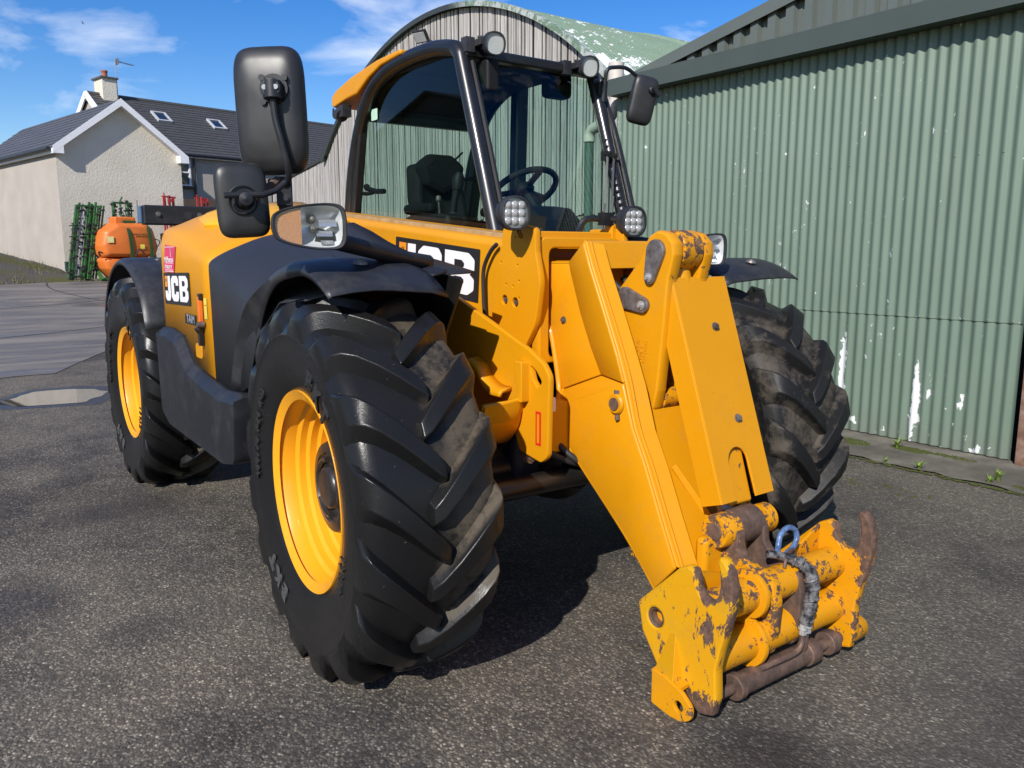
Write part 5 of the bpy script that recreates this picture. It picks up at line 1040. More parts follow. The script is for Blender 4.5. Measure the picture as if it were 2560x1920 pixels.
def tyre_mesh():
    mb = MB(); half = [(.318, .168), (.335, .186), (.36, .197), (.42, .213), (.47, .219), (.505, .219), (.512, .222), (.519, .218), (.545, .208), (.566, .188), (.577, .155), (.583, .08), (.585, 0)]
    prof = [(r, x) for r, x in half] + [(r, -x) for r, x in half[-2::-1]]
    mb.lathe(prof, (0, 0, 0), (1, 0, 0), 96)
    st = [(-.026, .614, .572, -.035, .024, .046), (.0, .626, .574, .0, .030, .052), (.05, .630, .575, .074, .033, .056), (.10, .629, .573, .152, .035, .062), (.15, .625, .566, .224, .038, .074), (.185, .615, .552, .270, .042, .088), (.206, .596, .532, .298, .047, .102), (.2195, .566, .512, .314, .052, .110), (.2235, .532, .49, .324, .056, .112), (.2185, .508, .475, .330, .058, .112)]
    for side in (-1, 1):
        for i in range(NL):
            ph = 2 * math.pi * (i + (.5 if side > 0 else 0)) / NL; vs = []
            for x, rt, rb_, dphi, ht, hb in st:
                for r_, w, dd in ((rb_, -hb, 0), (rt, -ht, 0), (rt, ht, 0), (rb_, hb, 0)):
                    a = ph + dphi * 1.05 + w / .62; xx = x if r_ == rt else min(x, .216); vs.append((side * xx, r_ * math.sin(a), r_ * math.cos(a)))
            n = len(st); mb.add(vs, [(q * 4 + j, q * 4 + j + 1, q * 4 + 5 + j, q * 4 + 4 + j) for q in range(n - 1) for j in range(3)] + [(0, 1, 2, 3), tuple((n - 1) * 4 + j for j in (3, 2, 1, 0))])
    return mb.mesh('tyre')
TYM = tyre_mesh()
rimp = [(.300, .175), (.322, .186), (.331, .190), (.333, .184), (.329, .176), (.312, .170), (.304, .155), (.300, .118), (.285, .108), (.283, .085), (.268, .076), (.266, .052), (.252, .044), (.250, .020), (.236, .012), (.234, -.01), (.15, .02), (.0, .02)]
RIMM = MB().lathe([(r, -x) for r, x in rimp] , (0, 0, 0), (1, 0, 0), 72).lathe([(.300, .175), (.331, .190), (.329, .176), (.304, .155), (.25, .1), (.2, .02)], (0, 0, 0), (1, 0, 0), 48).mesh('rim')
hubp = [(.155, -.03), (.155, -.085), (.148, -.10), (.118, -.106), (.112, -.098), (.075, -.098), (.070, -.110), (.062, -.116), (0, -.118)]
HUBMESH = MB().lathe(hubp, (0, 0, 0), (1, 0, 0), 40).mesh('hub')
def wheel(x, y, steer, side, mat_t, rot):
    w = link('wheel', RIMM.copy(), RIMY, TH, smooth=40); w.location = (x, y, .60); w.rotation_euler = (0, 0, R(steer) + (0 if side < 0 else math.pi))
    t = link('tyre', TYM.copy(), mat_t, w, smooth=42, bevel=.006); t.rotation_euler = (R(rot), 0, 0)
    if side > 0: t.rotation_euler = (R(-rot), 0, math.pi)
    h = link('hub', HUBMESH, HUBM, w, smooth=35)
    for j in range(3):
        a0_ = 2 * math.pi * j / 3 + .4; m2 = MB(); m2.tube([(-.104, .094 * math.cos(a0_ + t_ * .16), .094 * math.sin(a0_ + t_ * .16)) for t_ in range(8)], .010, 8); o = m2.build('hub_rib', HUBM, w)
    if side < 0:
        def ring(s_, a_mid, r_, size, step, bold=.0, m_=None):
            n = len(s_); tm_ = []
            for i, ch_ in enumerate(s_):
                if ch_ == ' ': continue
                a = R(a_mid) + (i - (n - 1) / 2) * step; rad_ = Vector((0, math.sin(a), math.cos(a))); tan = Vector((0, -math.cos(a), math.sin(a))) * -1
                tan = Vector((0, -math.cos(a), math.sin(a))); 
                tm_.append(text_mesh(ch_, size, frame(Vector((-.2185, 0, 0)) + rad_ * r_, tan, rad_), .003, bold))
            link('sidewall_text', joined(tm_), m_ or SIDED, w, smooth=0)
        ring('BKT', -35 + 0, .43, .085, -.165, .004); ring('BKT', 148, .43, .085, -.165, .004, SIDEW); ring('460/70 R24 IND', 72, .425, .05, -.062, .001); ring('159A8', 100 + 150, .42, .04, -.07)
    return w
wheel(-.945, 0, -3, -1, TYREB, 4); wheel(.825, 0, -3, 1, TYRED, 9); wheel(-.945, 2.75, 0, -1, TYREB, 11); wheel(.84, 2.75, 0, 1, TYRED, 2)

# ---- cab
def schlick(k, f0=.038):
    lw = k.n('ShaderNodeLayerWeight'); lw.inputs['Blend'].default_value = .5
    return k.math('ADD', f0, k.math('MULTIPLY', k.math('POWER', lw.outputs['Facing'], 5), 1 - f0))
k = NT('tinted_glass', .0); nt = k.t; nt.nodes.remove(k.b); tr = k.n('ShaderNodeBsdfTransparent'); tr.inputs[0].default_value = (.66, .81, .75, 1); gl_ = k.n('ShaderNodeBsdfGlossy'); gl_.inputs['Roughness'].default_value = .01; gl_.inputs['Color'].default_value = (.95, .97, 1, 1)
ms = k.n('ShaderNodeMixShader'); k.put(ms.inputs[0], schlick(k)); k.put(ms.inputs[1], tr.outputs[0]); k.put(ms.inputs[2], gl_.outputs[0]); k.put(nt.nodes['Material Output'].inputs['Surface'], ms.outputs[0]); GLASS = k.m
XR, XL = .19, 1.06
side = [(.80, 1.42), (.95, 1.86), (1.095, 2.275), (1.125, 2.345), (1.19, 2.380), (1.40, 2.412), (1.70, 2.412), (1.95, 2.375), (2.15, 2.27), (2.30, 2.07), (2.40, 1.82), (2.47, 1.50)]
SP, _ = spline([Vector((0, a, b)) for a, b in side], 5)
def frame_tube(x, r, pts=SP, name='side_frame', m=BLKG, parent=None): return MB().tube([(x, p.y, p.z) for p in pts], r, 14, flat=(1, 0, 0)).build(name, m, parent or TH)
cabf = frame_tube(XR, .040, name='cab_side_frame'); frame_tube(XL, .036, name='cab_side_frame')
pl_ = SP[:14]
MB().tube([(XR + .05, p.y - .012, p.z - .02) for p in SP[:13]], .022, 10).build('windscreen_seal', RUBBER, cabf)
ins = lambda s_: [(1.55 + (p.y - 1.55) * s_, 1.40 + (p.z - 1.40) * s_) for p in SP]
g = fill2d([ins(.985)], 0, 0, XP(XR + .028)); link('side_window', g, GLASS, TH, smooth=0)
g = fill2d([ins(.985)], 0, 0, XP(XL - .02)); link('side_window', g, GLASS, TH, smooth=0)
# curved windscreen and rear window
def screen(name, prof, bow):
    mb = MB(); m = len(prof); nv = 12; vs = []
    for (y, z) in prof:
        for j in range(nv + 1):
            u = j / nv; vs.append((XR + .03 + (XL - XR - .06) * u, y + bow * (1 - (2 * u - 1) ** 2), z))
    mb.add(vs, [(i * (nv + 1) + j, (i + 1) * (nv + 1) + j, (i + 1) * (nv + 1) + j + 1, i * (nv + 1) + j + 1) for i in range(m - 1) for j in range(nv)]); o = mb.build(name, GLASS, TH, smooth=80); return o
screen('windscreen', [(.80 + .0, 1.42), (.87, 1.64), (.95, 1.86), (1.02, 2.06), (1.085, 2.25), (1.125, 2.31)], -.05); screen('rear_window', [(2.43, 1.55), (2.39, 1.82), (2.29, 2.07), (2.17, 2.22)], .03)
MB().beam((XR, 1.10, 2.345), (XL, 1.10, 2.345), .07, .05).build('header_rail', BLKG, TH, bevel=.012)
MB().beam((XR, .80, 1.40), (XL, .80, 1.40), .06, .06).build('scuttle_rail', BLKG, TH, bevel=.01)
MB().beam((XR, 2.24, 2.20), (XL, 2.24, 2.20), .06, .08).build('rear_header', BLKG, TH, bevel=.01)
# roof: black front, yellow rear cap over the edge
rp = [(1.10, 2.372), (1.25, 2.415), (1.45, 2.448), (1.68, 2.455)]
MB().prism(rp + [(1.68, 2.40), (1.45, 2.40), (1.2, 2.36), (1.10, 2.335)], 'x', XR + .01, XL - .01).build('roof', BLKG, TH, bevel=.008)
cap = [(1.66, 2.462), (1.95, 2.455), (2.30, 2.418), (2.52, 2.375), (2.585, 2.345), (2.59, 2.285), (2.555, 2.275), (2.36, 2.30), (2.22, 2.31), (2.06, 2.375), (1.90, 2.415), (1.66, 2.432)]
MB().prism(cap, 'x', XR - .045, XL + .04).build('roof_cap', YELH, TH, bevel=.014, seg=3)
MB().box(((XR + XL) / 2, 1.72, 2.375), (XL - XR - .04, 1.15, .03)).build('headliner', flat('headliner', (.014, .0145, .016), .9), TH)
hl = [(XR + .035, 1.70, 2.355), (XL - .035, 1.70, 2.355), (XL - .035, 2.00, 2.335), (XR + .035, 2.00, 2.335)]; hl2 = [(XR + .035, 2.00, 2.335), (XL - .035, 2.00, 2.335), (XL - .035, 2.24, 2.235), (XR + .035, 2.24, 2.235)]
m2 = MB(); m2.add(hl, [(0, 1, 2, 3)]); m2.add(hl2, [(0, 1, 2, 3)]); m2.build('rear_headliner', flat('rear_lining', (.014, .0145, .016), .9), TH, smooth=0)
# left pillars, lower body, interior
MB().beam((XL, 1.84, 1.40), (XL, 1.80, 2.39), .09, .08, up=(0, 1, 0)).build('door_pillar', BLKG, TH, bevel=.015)
MB().beam((XL - .01, 2.41, 1.40), (XL - .01, 2.20, 2.25), .08, .07, up=(0, 1, 0)).build('rear_pillar', BLKG, TH, bevel=.015)
MB().beam((XR + .01, 2.455, 1.40), (XR + .01, 2.24, 2.25), .06, .07, up=(0, 1, 0)).build('rear_pillar', BLKG, TH, bevel=.015)
MB().prism([(.80, 1.40), (.86, .85), (2.5, .80), (2.5, 1.42)], 'x', XR + .0, XL + .03).build('cab_body', BLKS, TH, bevel=.02)
SEAT = flat('seat_fabric', (.008, .0085, .009), .7, spec=.12, var=.3); DASH = flat('dash_plastic', (.010, .0105, .0115), .55, spec=.2)
bk = MB(); 
def seatback(u, v):
    z = 1.50 + .40 * v; w = .215 - .05 * max(0, v - .5); y = 2.06 + .10 * v + .03 * math.cos(2 * (u - .5) * 1.2); return (.60 + (u - .5) * 2 * w, y - .05 * abs(u - .5) ** 2 * 4, z)
st_ = empty('seat', (0, 0, 0), parent=TH)
sb_ = MB().grid(seatback, 14, 14).build('backrest', SEAT, TH, smooth=60); md = sb_.modifiers.new('s', 'SOLIDIFY'); md.thickness = .11; bv = sb_.modifiers.new('b', 'BEVEL'); bv.width = .04; bv.segments = 4; bpy.data.objects.remove(st_)
plate('headrest', rnd([(.47, 1.77), (.43, 1.90), (.52, 1.965), (.68, 1.965), (.77, 1.90), (.73, 1.77), (.60, 1.72)], .05, 5), YP(2.02), .11, SEAT, TH, .04)
MB().box((.60, 1.78, 1.48), (.46, .46, .14)).build('seat_cushion', SEAT, TH, bevel=.05, seg=4)
for x_ in (.33, .88): MB().box((x_, 1.80, 1.62), (.06, .32, .06)).build('armrest', SEAT, TH, bevel=.025, seg=3)
MB().box((.31, 1.62, 1.50), (.12, .5, .16)).build('side_console', DASH, TH, bevel=.04, seg=3)
m2 = MB(); m2.tube([(.34, 1.45, 1.56), (.345, 1.44, 1.64), (.36, 1.43, 1.72)], [.022, .018, .026], 12); m2.tube([(.36, 1.43, 1.71), (.365, 1.425, 1.77), (.37, 1.42, 1.80)], [.032, .036, .02], 12); m2.build('joystick', DASH, TH)
m2 = MB(); m2.cyl((.36, 1.62, 1.55), (.34, 1.6, 1.66), .006, n=8); m2.lathe([(0, -.02), (.014, -.012), (.016, 0), (.014, .012), (0, .02)], (.34, 1.6, 1.67), (0, 0, 1), 12); m2.build('lever', STEEL, TH)
m2 = MB(); m2.lathe([(.05, .0), (.042, .02), (.046, .03), (.036, .05), (.04, .06), (.026, .085), (0, .09)], (.345, 1.45, 1.50), (0, 0, 1), 18); m2.build('lever_boot', RUBBER, TH)
MB().prism([(.84, 1.40), (.87, 1.53), (.95, 1.60), (1.10, 1.62), (1.17, 1.55), (1.20, 1.40)], 'x', .50, .80).build('dashboard', DASH, TH, bevel=.04, seg=4)
MB().tube([(.64, 1.04, 1.56), (.64, 1.16, 1.68)], .035, 12).build('steering_column', DASH, TH)
swc = Vector((.64, 1.19, 1.70)); sn = Vector((0, .55, .83)); a_ = Vector((1, 0, 0)); b_ = sn.cross(a_).normalized()
sw = MB().tube([swc + (a_ * math.cos(t_ * math.pi / 16) + b_ * math.sin(t_ * math.pi / 16)) * .185 for t_ in range(32)], .017, 10, closed=True).build('steering_wheel', DASH, TH)
m2 = MB(); m2.lathe([(0, .03), (.05, .025), (.06, 0), (.05, -.02)], swc, sn, 18); [m2.beam(swc, swc + (a_ * math.cos(q) + b_ * math.sin(q)) * .18, .035, .014, up=sn) for q in (.3, 2.84, 4.71)]; m2.build('wheel_spokes', DASH, sw)
m2 = MB(); m2.tube([(1.0, 2.36, 1.86), (1.0, 2.28, 1.86), (1.0, 2.22, 1.84)], .012, 8); m2.build('coat_hook', DASH, TH)
m2 = MB(); m2.tube([(.22, 2.40, 1.74), (.24, 2.30, 1.73), (.25, 2.24, 1.735)], .012, 8); m2.tube([(.245, 2.32, 1.765), (.25, 2.20, 1.74), (.255, 2.10, 1.735)], .016, 8); m2.lathe([(0, -.02), (.018, -.012), (.02, 0), (.018, .012), (0, .02)], (.245, 2.32, 1.775), (0, 0, 1), 10); m2.build('phone_holder', DASH, TH)
MB().tube([(.70, 2.02, 1.93), (.76, 2.0, 1.99)], .006, 6).build('radio_stub', DASH, TH)
MB().box((.235, 2.28, 1.555), (.03, .34, .05)).build('door_pocket', DASH, TH, bevel=.015)
plate('window_sticker', rrect(2.08, 2.15, 2.16, 2.215, .008, 3), XP(XR + .022), .001, flat('sticker_mint', (.42, .62, .50), .6), TH, 0)
m2 = MB(); m2.box((.95, 1.30, 2.30), (.17, .10, .14)); m2.build('cab_mirror', DASH, TH, bevel=.03, seg=3)
MB().box((.33, 1.08, 2.24), (.08, .10, .16)).build('wiper_motor', DASH, TH, bevel=.02)
# rear lamp under the roof overhang
m2 = MB(); m2.cyl((.16, 2.50, 2.235), (.16, 2.46, 2.215), .04, n=16); m2.box((.17, 2.44, 2.24), (.06, .06, .07)); m2.tube([(.155, 2.58, 2.275), (.15, 2.57, 2.22), (.155, 2.50, 2.20)], .006, 6, sub=4); m2.build('rear_lamp', BLKD, TH)

# ---- lamps
LED = flat('led_lens', (.36, .35, .36), .15, var=.1, coat=.8); CHR = NT('chrome_reflector', .32, (.93, .93, .95), .42).m; SILV2 = NT('lamp_facet', .25, (.80, .80, .82), .85).m; SILV = flat('lamp_silver', (.30, .30, .31), .3, metal=.6)
k = NT('clear_lens', .02); nt = k.t; nt.nodes.remove(k.b); tr = k.n('ShaderNodeBsdfTransparent'); tr.inputs[0].default_value = (.93, .95, .95, 1); g2 = k.n('ShaderNodeBsdfGlossy'); g2.inputs['Roughness'].default_value = .03; m3 = k.n('ShaderNodeMixShader'); k.put(m3.inputs[0], schlick(k)); k.put(m3.inputs[1], tr.outputs[0]); k.put(m3.inputs[2], g2.outputs[0]); k.put(nt.nodes['Material Output'].inputs['Surface'], m3.outputs[0]); CLEAR = k.m
def work_lamp(c, d, r=.062, leds=True, depth=.07):
    c = Vector(c); d = Vector(d).normalized(); u = Vector((0, 0, 1)).cross(d); 
    u = u.normalized(); v = d.cross(u)
    F = frame(c, u, v); sq = [(r * math.copysign(abs(math.cos(t)) ** .84, math.cos(t)), r * math.copysign(abs(math.sin(t)) ** .84, math.sin(t))) for t in [2 * math.pi * i / 32 for i in range(32)]]
    if F.to_3x3().determinant() < 0: F = F @ Matrix.Diagonal((-1, 1, 1, 1))
    W3 = F.to_3x3() @ Vector((0, 0, 1)); sgn = 1 if W3.dot(d) > 0 else -1
    T_ = lambda a, b, w_: F @ Vector((a, b, w_ * sgn))
    mb = MB(); prof = [(1.0, .0), (1.02, .012), (.90, .014), (.88, .004)]; prof = [(.55, -depth), (.78, -depth * .8), (.92, -depth * .45), (1.0, -.012)] + prof[1:]
    mb.add([T_(a * s_, b * s_, w_) for s_, w_ in prof for a, b in sq], [(i * 32 + j, i * 32 + (j + 1) % 32, (i + 1) * 32 + (j + 1) % 32, (i + 1) * 32 + j) for i in range(len(prof) - 1) for j in range(32)] + [tuple(range(32))[::-1]])
    L_ = mb.build('work_lamp', BLKD, TH, smooth=40)
    for q in range(5): m2 = MB(); w0 = -depth * (.2 + .16 * q); m2.add([T_(a * (1.03 - .06 * q), b * (1.03 - .06 * q), w0 + e) for e in (0, .004) for a, b in sq] , [(j, (j + 1) % 32, 32 + (j + 1) % 32, 32 + j) for j in range(32)] + [tuple(range(32))[::-1], tuple(range(32, 64))]); m2.build('cooling_fin', BLKD, L_, smooth=40)
    m2 = MB(); m2.add([T_(a * .885, b * .885, .003) for a, b in sq], [tuple(range(32))]); m2.build('reflector', SILV if leds else flat('lamp_pale', (.52, .51, .49), .25), L_, smooth=0)
    if leds:
        for i in (-1, 0, 1):
            for j in (-1, 0, 1): m2 = MB(); m2.lathe([(.0, .010), (.008, .0085), (.014, .005), (.0175, .0)], T_(i * r * .47, j * r * .47, .003), d, 14); m2.build('led_lens', LED, L_)
    m2 = MB(); m2.add([T_(a * .89, b * .89, .012) for a, b in sq], [tuple(range(32))]); m2.build('lens', CLEAR, L_, smooth=0)
    return L_
aim = Vector((-.62, -.78, -.05))
work_lamp((-.325, -.045, 1.508), (-.12, -1, 0), .060); work_lamp((.25, -.06, 1.49), (-.10, -1, 0), .060)
work_lamp((.30, .98, 2.375), (-.15, -1, -.1), .055, False); work_lamp((.915, .98, 2.345), (-.15, -1, -.1), .055, False)
m2 = MB(); m2.tube([(-.30, .02, 1.505), (-.27, .045, 1.49), (-.225, .07, 1.475)], .014, 8); m2.beam((-.27, .05, 1.505), (-.10, .07, 1.48), .02, .045); m2.tube([(-.29, -.02, 1.45), (-.275, -.01, 1.435), (-.262, .0, 1.425)], .008, 8); m2.build('lamp_bracket', BLKG, TH)
m2 = MB(); m2.tube([(.07, .06, 1.43), (.075, .055, 1.475), (.10, .045, 1.50), (.15, .03, 1.502), (.20, .0, 1.50), (.23, -.02, 1.495)], .014, 8, sub=3); m2.box((.17, .012, 1.50), (.06, .03, .05)); m2.build('lamp_bracket', BLKG, TH)
for x_, z_ in ((.24, 2.38), (.86, 2.35)): m2 = MB(); m2.box((x_ + .02, 1.05, z_ + .005), (.05, .10, .03)); m2.box((x_ - .03, 1.08, z_ - .005), (.05, .05, .07)); m2.cyl((x_, 1.04, z_ + .03), (x_ + .05, 1.0, z_ + .028), .006, n=6); m2.build('lamp_bracket', BLKD, TH)
# ---- headlamps with indicator
k = NT('amber_lens', .22); p = k.obj(); n = k.voro(420, vec=p); k.set('Base Color', k.mix(k.step(n, .2, .7), (.56, .27, .13), (.40, .17, .075))); k.set('Coat Weight', .5); k.bump(n, .25, .002); AMBER = k.m
def headlamp(cx, cy, cz, sgn, yaw):
    """lamp pod facing forward; amber end on the outer side"""
    F = Matrix.Translation((cx, cy, cz)) @ Matrix.Rotation(R(yaw), 4, 'Z') @ Matrix(((sgn, 0, 0, 0), (0, 0, -1, 0), (0, 1, 0, 0), (0, 0, 0, 1)))   # local x inboard, y up, z forward
    out = [tuple(v_)[:2] for v_ in spline([Vector(q_) for q_ in ((-.104, .012, 0), (-.096, .034, 0), (-.060, .051, 0), (0, .062, 0), (.060, .066, 0), (.094, .058, 0), (.105, .034, 0), (.107, -.005, 0), (.104, -.040, 0), (.088, -.062, 0), (.045, -.067, 0), (-.01, -.062, 0), (-.060, -.051, 0), (-.092, -.036, 0), (-.103, -.014, 0))], 3, True)[0]]; n = len(out)
    mb = MB(); rows = [(.45, -.085), (.80, -.06), (.97, -.02), (1.0, .0), (1.0, .014), (.965, .018), (.90, .016), (.885, .006)]
    mb.add([F @ Vector((a * s_, b * s_, w_)) for s_, w_ in rows for a, b in out], [(i * n + j, i * n + (j + 1) % n, (i + 1) * n + (j + 1) % n, (i + 1) * n + j) for i in range(len(rows) - 1) for j in range(n)] + [tuple(range(n))[::-1]])
    H = mb.build('headlamp', BLKD, TH, smooth=40)
    inn = [(a * .89, b * .89) for a, b in out]
    bowl = [[F @ Vector((.035 + (a - .035) * s_, b * s_, w_)) for a, b in inn] for s_, w_ in ((1.0, .008), (.93, -.006), (.7, -.03), (.35, -.045), (.12, -.048))]
    bb = MB(); bb.add([p_ for r_ in bowl for p_ in r_], [(i * n + j, i * n + (j + 1) % n, (i + 1) * n + (j + 1) % n, (i + 1) * n + j) for i in range(4) for j in range(n)] + [tuple(range(4 * n, 5 * n))]); bb.build('reflector', CHR, H, smooth=30)
    for bx_, by_, r_ in ((.012, .022, .013), (.016, -.006, .009)): m2 = MB(); m2.lathe([(.0, .022), (r_ * .5, .02), (r_ * .6, .004), (r_, .0), (r_ * 1.1, -.02)], F @ Vector((bx_, by_, -.024)), F.to_3x3() @ Vector((0, 0, 1)), 14); m2.build('bulb', STEEL, H)
    for bx_, by_, w_, h_ in ((.055, .010, .05, .020), (.045, -.020, .045, .016), (.052, -.045, .035, .012)): m2 = MB(); m2.add([F @ Vector((bx_ + i * w_ / 2, by_ + j * h_ / 2, -.006 - .012 * (j > 0) + .006 * (i > 0))) for i, j in ((-1, -1), (1, -1), (1, 1), (-1, 1))], [(0, 1, 2, 3)]); m2.build('reflector_facet', SILV2, H, smooth=0)
    am = [p_ for p_ in inn if p_[0] < -.012]; xs_ = sorted(am, key=lambda q: math.atan2(q[1], q[0] + .03)); top_ = max(am, key=lambda q: (q[0] > -.05, q[1]))
    yb = [min((p_ for p_ in inn if p_[1] < 0), key=lambda q: abs(q[0] + .022))[1], min((p_ for p_ in inn if p_[1] > 0), key=lambda q: abs(q[0] + .022))[1]]
    poly = [(-.022, yb[1])] + [p_ for p_ in inn if p_[0] < -.022 and p_[1] >= 0][::1] ; 
    left = sorted([p_ for p_ in inn if p_[0] < -.022], key=lambda q: -math.atan2(q[1], -(q[0] + .02))); poly = [(-.022, yb[1])] + left + [(-.022, yb[0])]
    m2 = MB(); m2.add([F @ Vector((a * .985, b * .985, .009)) for a, b in poly], [tuple(range(len(poly)))]); m2.build('indicator', AMBER, H, smooth=0)
    m2 = MB(); m2.add([F @ Vector((a, b, .0135 + .004 * (1 - (a / .1) ** 2))) for a, b in inn] + [F @ Vector((0, 0, .0175))], [(i, (i + 1) % n, n) for i in range(n)]); m2.build('lens', CLEAR, H, smooth=60)
    return H
headlamp(-1.165, -.20, 1.442, 1, -14); headlamp(.535, -.20, 1.380, 1, 0)
m2 = MB(); P, _ = spline([Vector(p_) for p_ in ((-1.13, -.16, 1.415), (-1.06, -.175, 1.398), (-.95, -.13, 1.378), (-.80, -.06, 1.352), (-.66, .0, 1.335))], 5); m2.tube(P, [.026] * len(P), 12); m2.build('headlamp_stalk', BLKS, TH)
m2 = MB(); m2.tube([(.22, .10, 1.42), (.32, .0, 1.415), (.44, -.1, 1.385), (.52, -.15, 1.37)], .022, 10, sub=4); m2.build('headlamp_stalk', BLKS, TH)
m2 = MB(); m2.quadbox([(-.90, .20, 1.318), (-.66, .10, 1.335), (-.665, -.14, 1.315), (-.73, -.16, 1.300)], [(-.90, .20, 1.305), (-.66, .10, 1.32), (-.665, -.14, 1.300), (-.73, -.16, 1.288)]); m2.build('stalk_fairing', BLKS, TH, bevel=.006)
# ---- mirrors
MIRB = flat('mirror_plastic', (.020, .020, .021), .42, var=.25, scale=14)
def mirror(F, w, h, d, name='mirror'):
    """domed back shell; F local x right, y up, z towards the viewer"""
    mb = MB(); N = 40; pts = [(w / 2 * math.copysign(abs(math.cos(t)) ** .42, math.cos(t)), h / 2 * math.copysign(abs(math.sin(t)) ** .36, math.sin(t))) for t in [2 * math.pi * i / N for i in range(N)]]
    rows = [(.93, -d * .25), (1.0, -d * .2), (1.0, 0), (.975, d * .35), (.90, d * .66), (.74, d * .88), (.45, d * .97), (.15, d)]
    mb.add([F @ Vector((a * s_, b * s_, z_)) for s_, z_ in rows for a, b in pts], [(i * N + j, i * N + (j + 1) % N, (i + 1) * N + (j + 1) % N, (i + 1) * N + j) for i in range(len(rows) - 1) for j in range(N)] + [tuple(range((len(rows) - 1) * N, len(rows) * N))])
    M_ = mb.build(name, MIRB, TH, smooth=50); g = MB(); g.add([F @ Vector((a * .93, b * .93, -d * .25)) for a, b in pts], [tuple(range(N))]); g.build('glass', CHR, M_, smooth=0)
    return M_
tocam = Vector((-.42, -.9, 0)).normalized(); rgt = Vector((.9, -.42, 0)).normalized()
F1 = frame((-1.222, -.10, 1.765), rgt, (0, 0, 1)) @ Matrix.Rotation(R(1.5), 4, 'Z') @ Matrix.Rotation(R(-14), 4, 'Y')
M1 = mirror(F1, .200, .352, .045)
pt = lambda F, a, b, c: tuple(F @ Vector((a, b, c)))
m2 = MB(); m2.cyl(pt(F1, .028, .052, .03), pt(F1, .028, .052, .052), .040, n=20); m2.build('mount_plate', BLKS, M1)
m2 = MB(); m2.tube([pt(F1, .030, .07, .065), pt(F1, .03, .02, .068)], [.026, .026], 16); m2.cyl(pt(F1, .028, .048, .05), pt(F1, .03, .048, .085), .028, n=18); m2.build('ball_joint', BLKS, M1, bevel=.004)
for dx in (.014, .046): m2 = MB(); m2.cyl(pt(F1, dx, .05, .083), pt(F1, dx, .05, .089), .007, n=10); m2.build('screw', SILV, M1)
for dx, dy in ((-.004, .082), (.060, .080), (-.004, .018)): m2 = MB(); m2.cyl(pt(F1, dx, dy, .040), pt(F1, dx, dy, .054), .009, n=10); m2.build('mount_lug', BLKS, M1)
arm = [pt(F1, .03, .03, .070), pt(F1, .033, -.03, .070), pt(F1, .045, -.09, .068), pt(F1, .053, -.15, .058), pt(F1, .052, -.18, .045), pt(F1, .043, -.198, .03), pt(F1, .03, -.205, .015)]
MB().tube(arm, .0095, 10, sub=5).build('mirror_arm', BLKS, TH)
F2 = frame((-1.325, -.12, 1.512), rgt, (0, 0, 1)) @ Matrix.Rotation(R(3.5), 4, 'Z') @ Matrix.Rotation(R(12), 4, 'Y')
M2 = mirror(F2, .142, .205, .022); m2 = MB(); m2.lathe([(.040, .020), (.042, .026), (.038, .030)], pt(F2, 0, 0, 0), F2.to_3x3() @ Vector((0, 0, 1)), 28); m2.build('mount_ring', MIRB, M2)
m2 = MB(); m2.lathe([(.028, .0), (.024, .02), (.016, .035), (.018, .05), (0, .055)], pt(F2, .004, .0, .02), F2.to_3x3() @ Vector((0, 0, 1)), 18); m2.tube([pt(F2, -.05, .012, .055), pt(F2, .02, .012, .055), pt(F2, .05, .010, .05), pt(F2, .09, .022, .03), pt(F2, .12, .045, .02)], .0085, 10); m2.build('mirror_arm', BLKS, M2)
m2 = MB(); m2.box((-1.185, -.075, 1.545), (.045, .03, .085), (0, 0, -.4)); m2.box((-1.20, -.07, 1.565), (.06, .03, .03), (0, 0, -.4)); m2.beam((-1.185, -.07, 1.52), (-1.17, -.06, 1.44), .03, .03); m2.build('mirror_bracket', BLKS, TH, bevel=.004)
for z_ in (1.525, 1.568): m2 = MB(); hexbolt(m2, (-1.188, -.092, z_), (-.4, -.9, 0), .008, .006); m2.build('bracket_bolt', BLKD, TH)
m2 = MB(); m2.tube([(-1.245, -.09, 1.548), (-1.225, -.085, 1.562), (-1.205, -.08, 1.578)], .013, 8); m2.build('arm_clamp', RUST, TH)
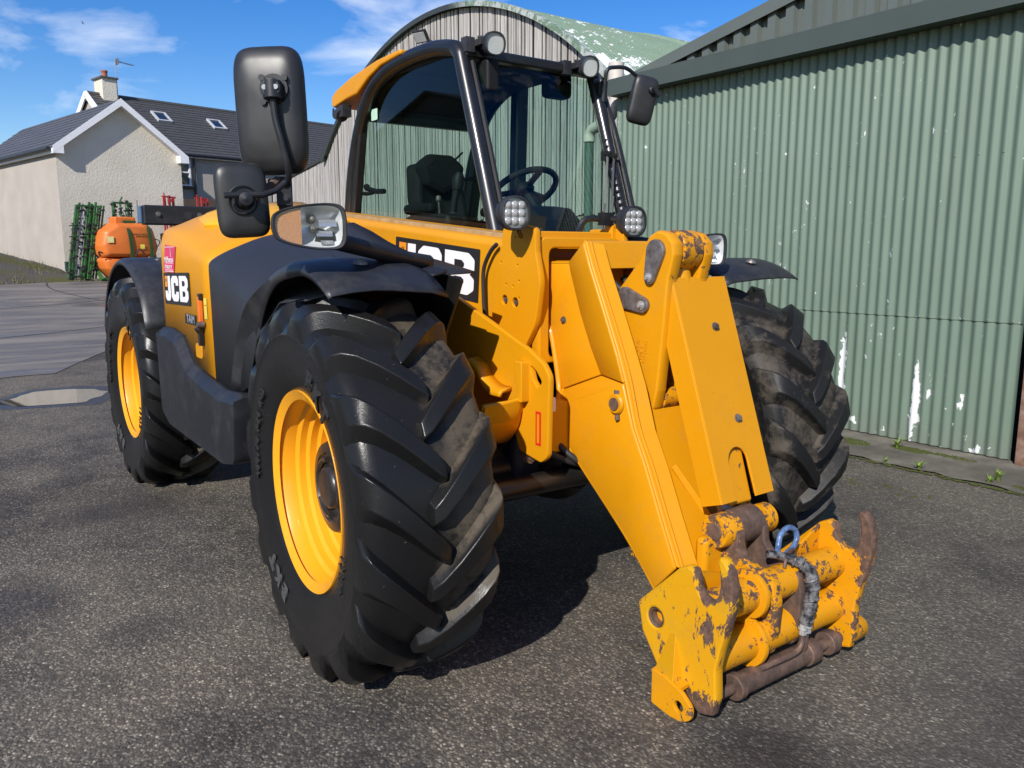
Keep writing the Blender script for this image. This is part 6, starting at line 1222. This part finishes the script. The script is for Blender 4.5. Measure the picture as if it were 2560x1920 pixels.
# far side mirror on the left pillar
F3 = frame((1.315, .98, 2.215), Vector((.62, -.78, 0)), (0, 0, 1)) @ Matrix.Rotation(R(-12), 4, 'Z') @ Matrix.Rotation(R(30), 4, 'Y')
M3 = mirror(F3, .155, .265, .03); m2 = MB(); m2.lathe([(.022, .025), (.018, .045), (.0, .055)], pt(F3, .03, .06, 0), F3.to_3x3() @ Vector((0, 0, 1)), 16); m2.cyl(pt(F3, .025, .075, .05), pt(F3, .075, .035, .05), .014, n=12); m2.build('ball_joint', BLKS, M3)
MB().tube([(1.075, 1.04, 2.20), (1.075, 1.03, 2.30), (1.085, 1.02, 2.36), (1.13, 1.01, 2.375), (1.20, 1.0, 2.378), (1.26, .99, 2.35), (1.315, .97, 2.30), (1.34, .96, 2.26)], .011, 10, sub=4).build('mirror_arm', BLKG, TH)
m2 = MB(); m2.cyl((1.072, 1.04, 2.19), (1.074, 1.035, 2.30), .020, n=14); m2.box((1.055, 1.06, 2.255), (.04, .05, .07)); m2.build('arm_clamp', BLKG, TH)
# wipers and grab rail on the left pillar
m2 = MB(); m2.box((1.01, .93, 1.885), (.06, .04, .05)); m2.cyl((.985, .915, 1.895), (.985, .88, 1.885), .012, n=10); m2.cyl((1.035, .92, 1.89), (1.035, .885, 1.88), .012, n=10); WP = m2.build('wiper_pivot', BLKG, TH)
m2 = MB(); m2.beam((.985, .90, 1.88), (.88, .80, 1.55), .012, .012); m2.beam((.90, .82, 1.62), (.83, .77, 1.44), .010, .02); m2.build('wiper_arm', BLKG, TH)
m2 = MB(); m2.beam((1.035, .905, 1.875), (.93, .80, 1.58), .012, .012); m2.beam((.96, .82, 1.66), (.88, .76, 1.45), .010, .02); m2.build('wiper_arm', BLKG, TH)
MB().tube([(1.05, .925, 1.90), (1.075, .92, 1.895), (1.075, .91, 1.865), (1.045, .905, 1.85)], .006, 8, sub=4).build('washer_hose', RUBBER, TH)
MB().tube([(1.115, 1.08, 2.22), (1.125, .98, 1.98), (1.125, .88, 1.70), (1.12, .80, 1.48)], .020, 10, sub=3).build('grab_rail', BLKG, TH)
m2 = MB()
for i in range(14): m2.box((1.045, .80 + .013 * i, 1.52 + .035 * i), (.05, .012, .012))
m2.build('pillar_vents', BLKS, TH, kind='stuff')
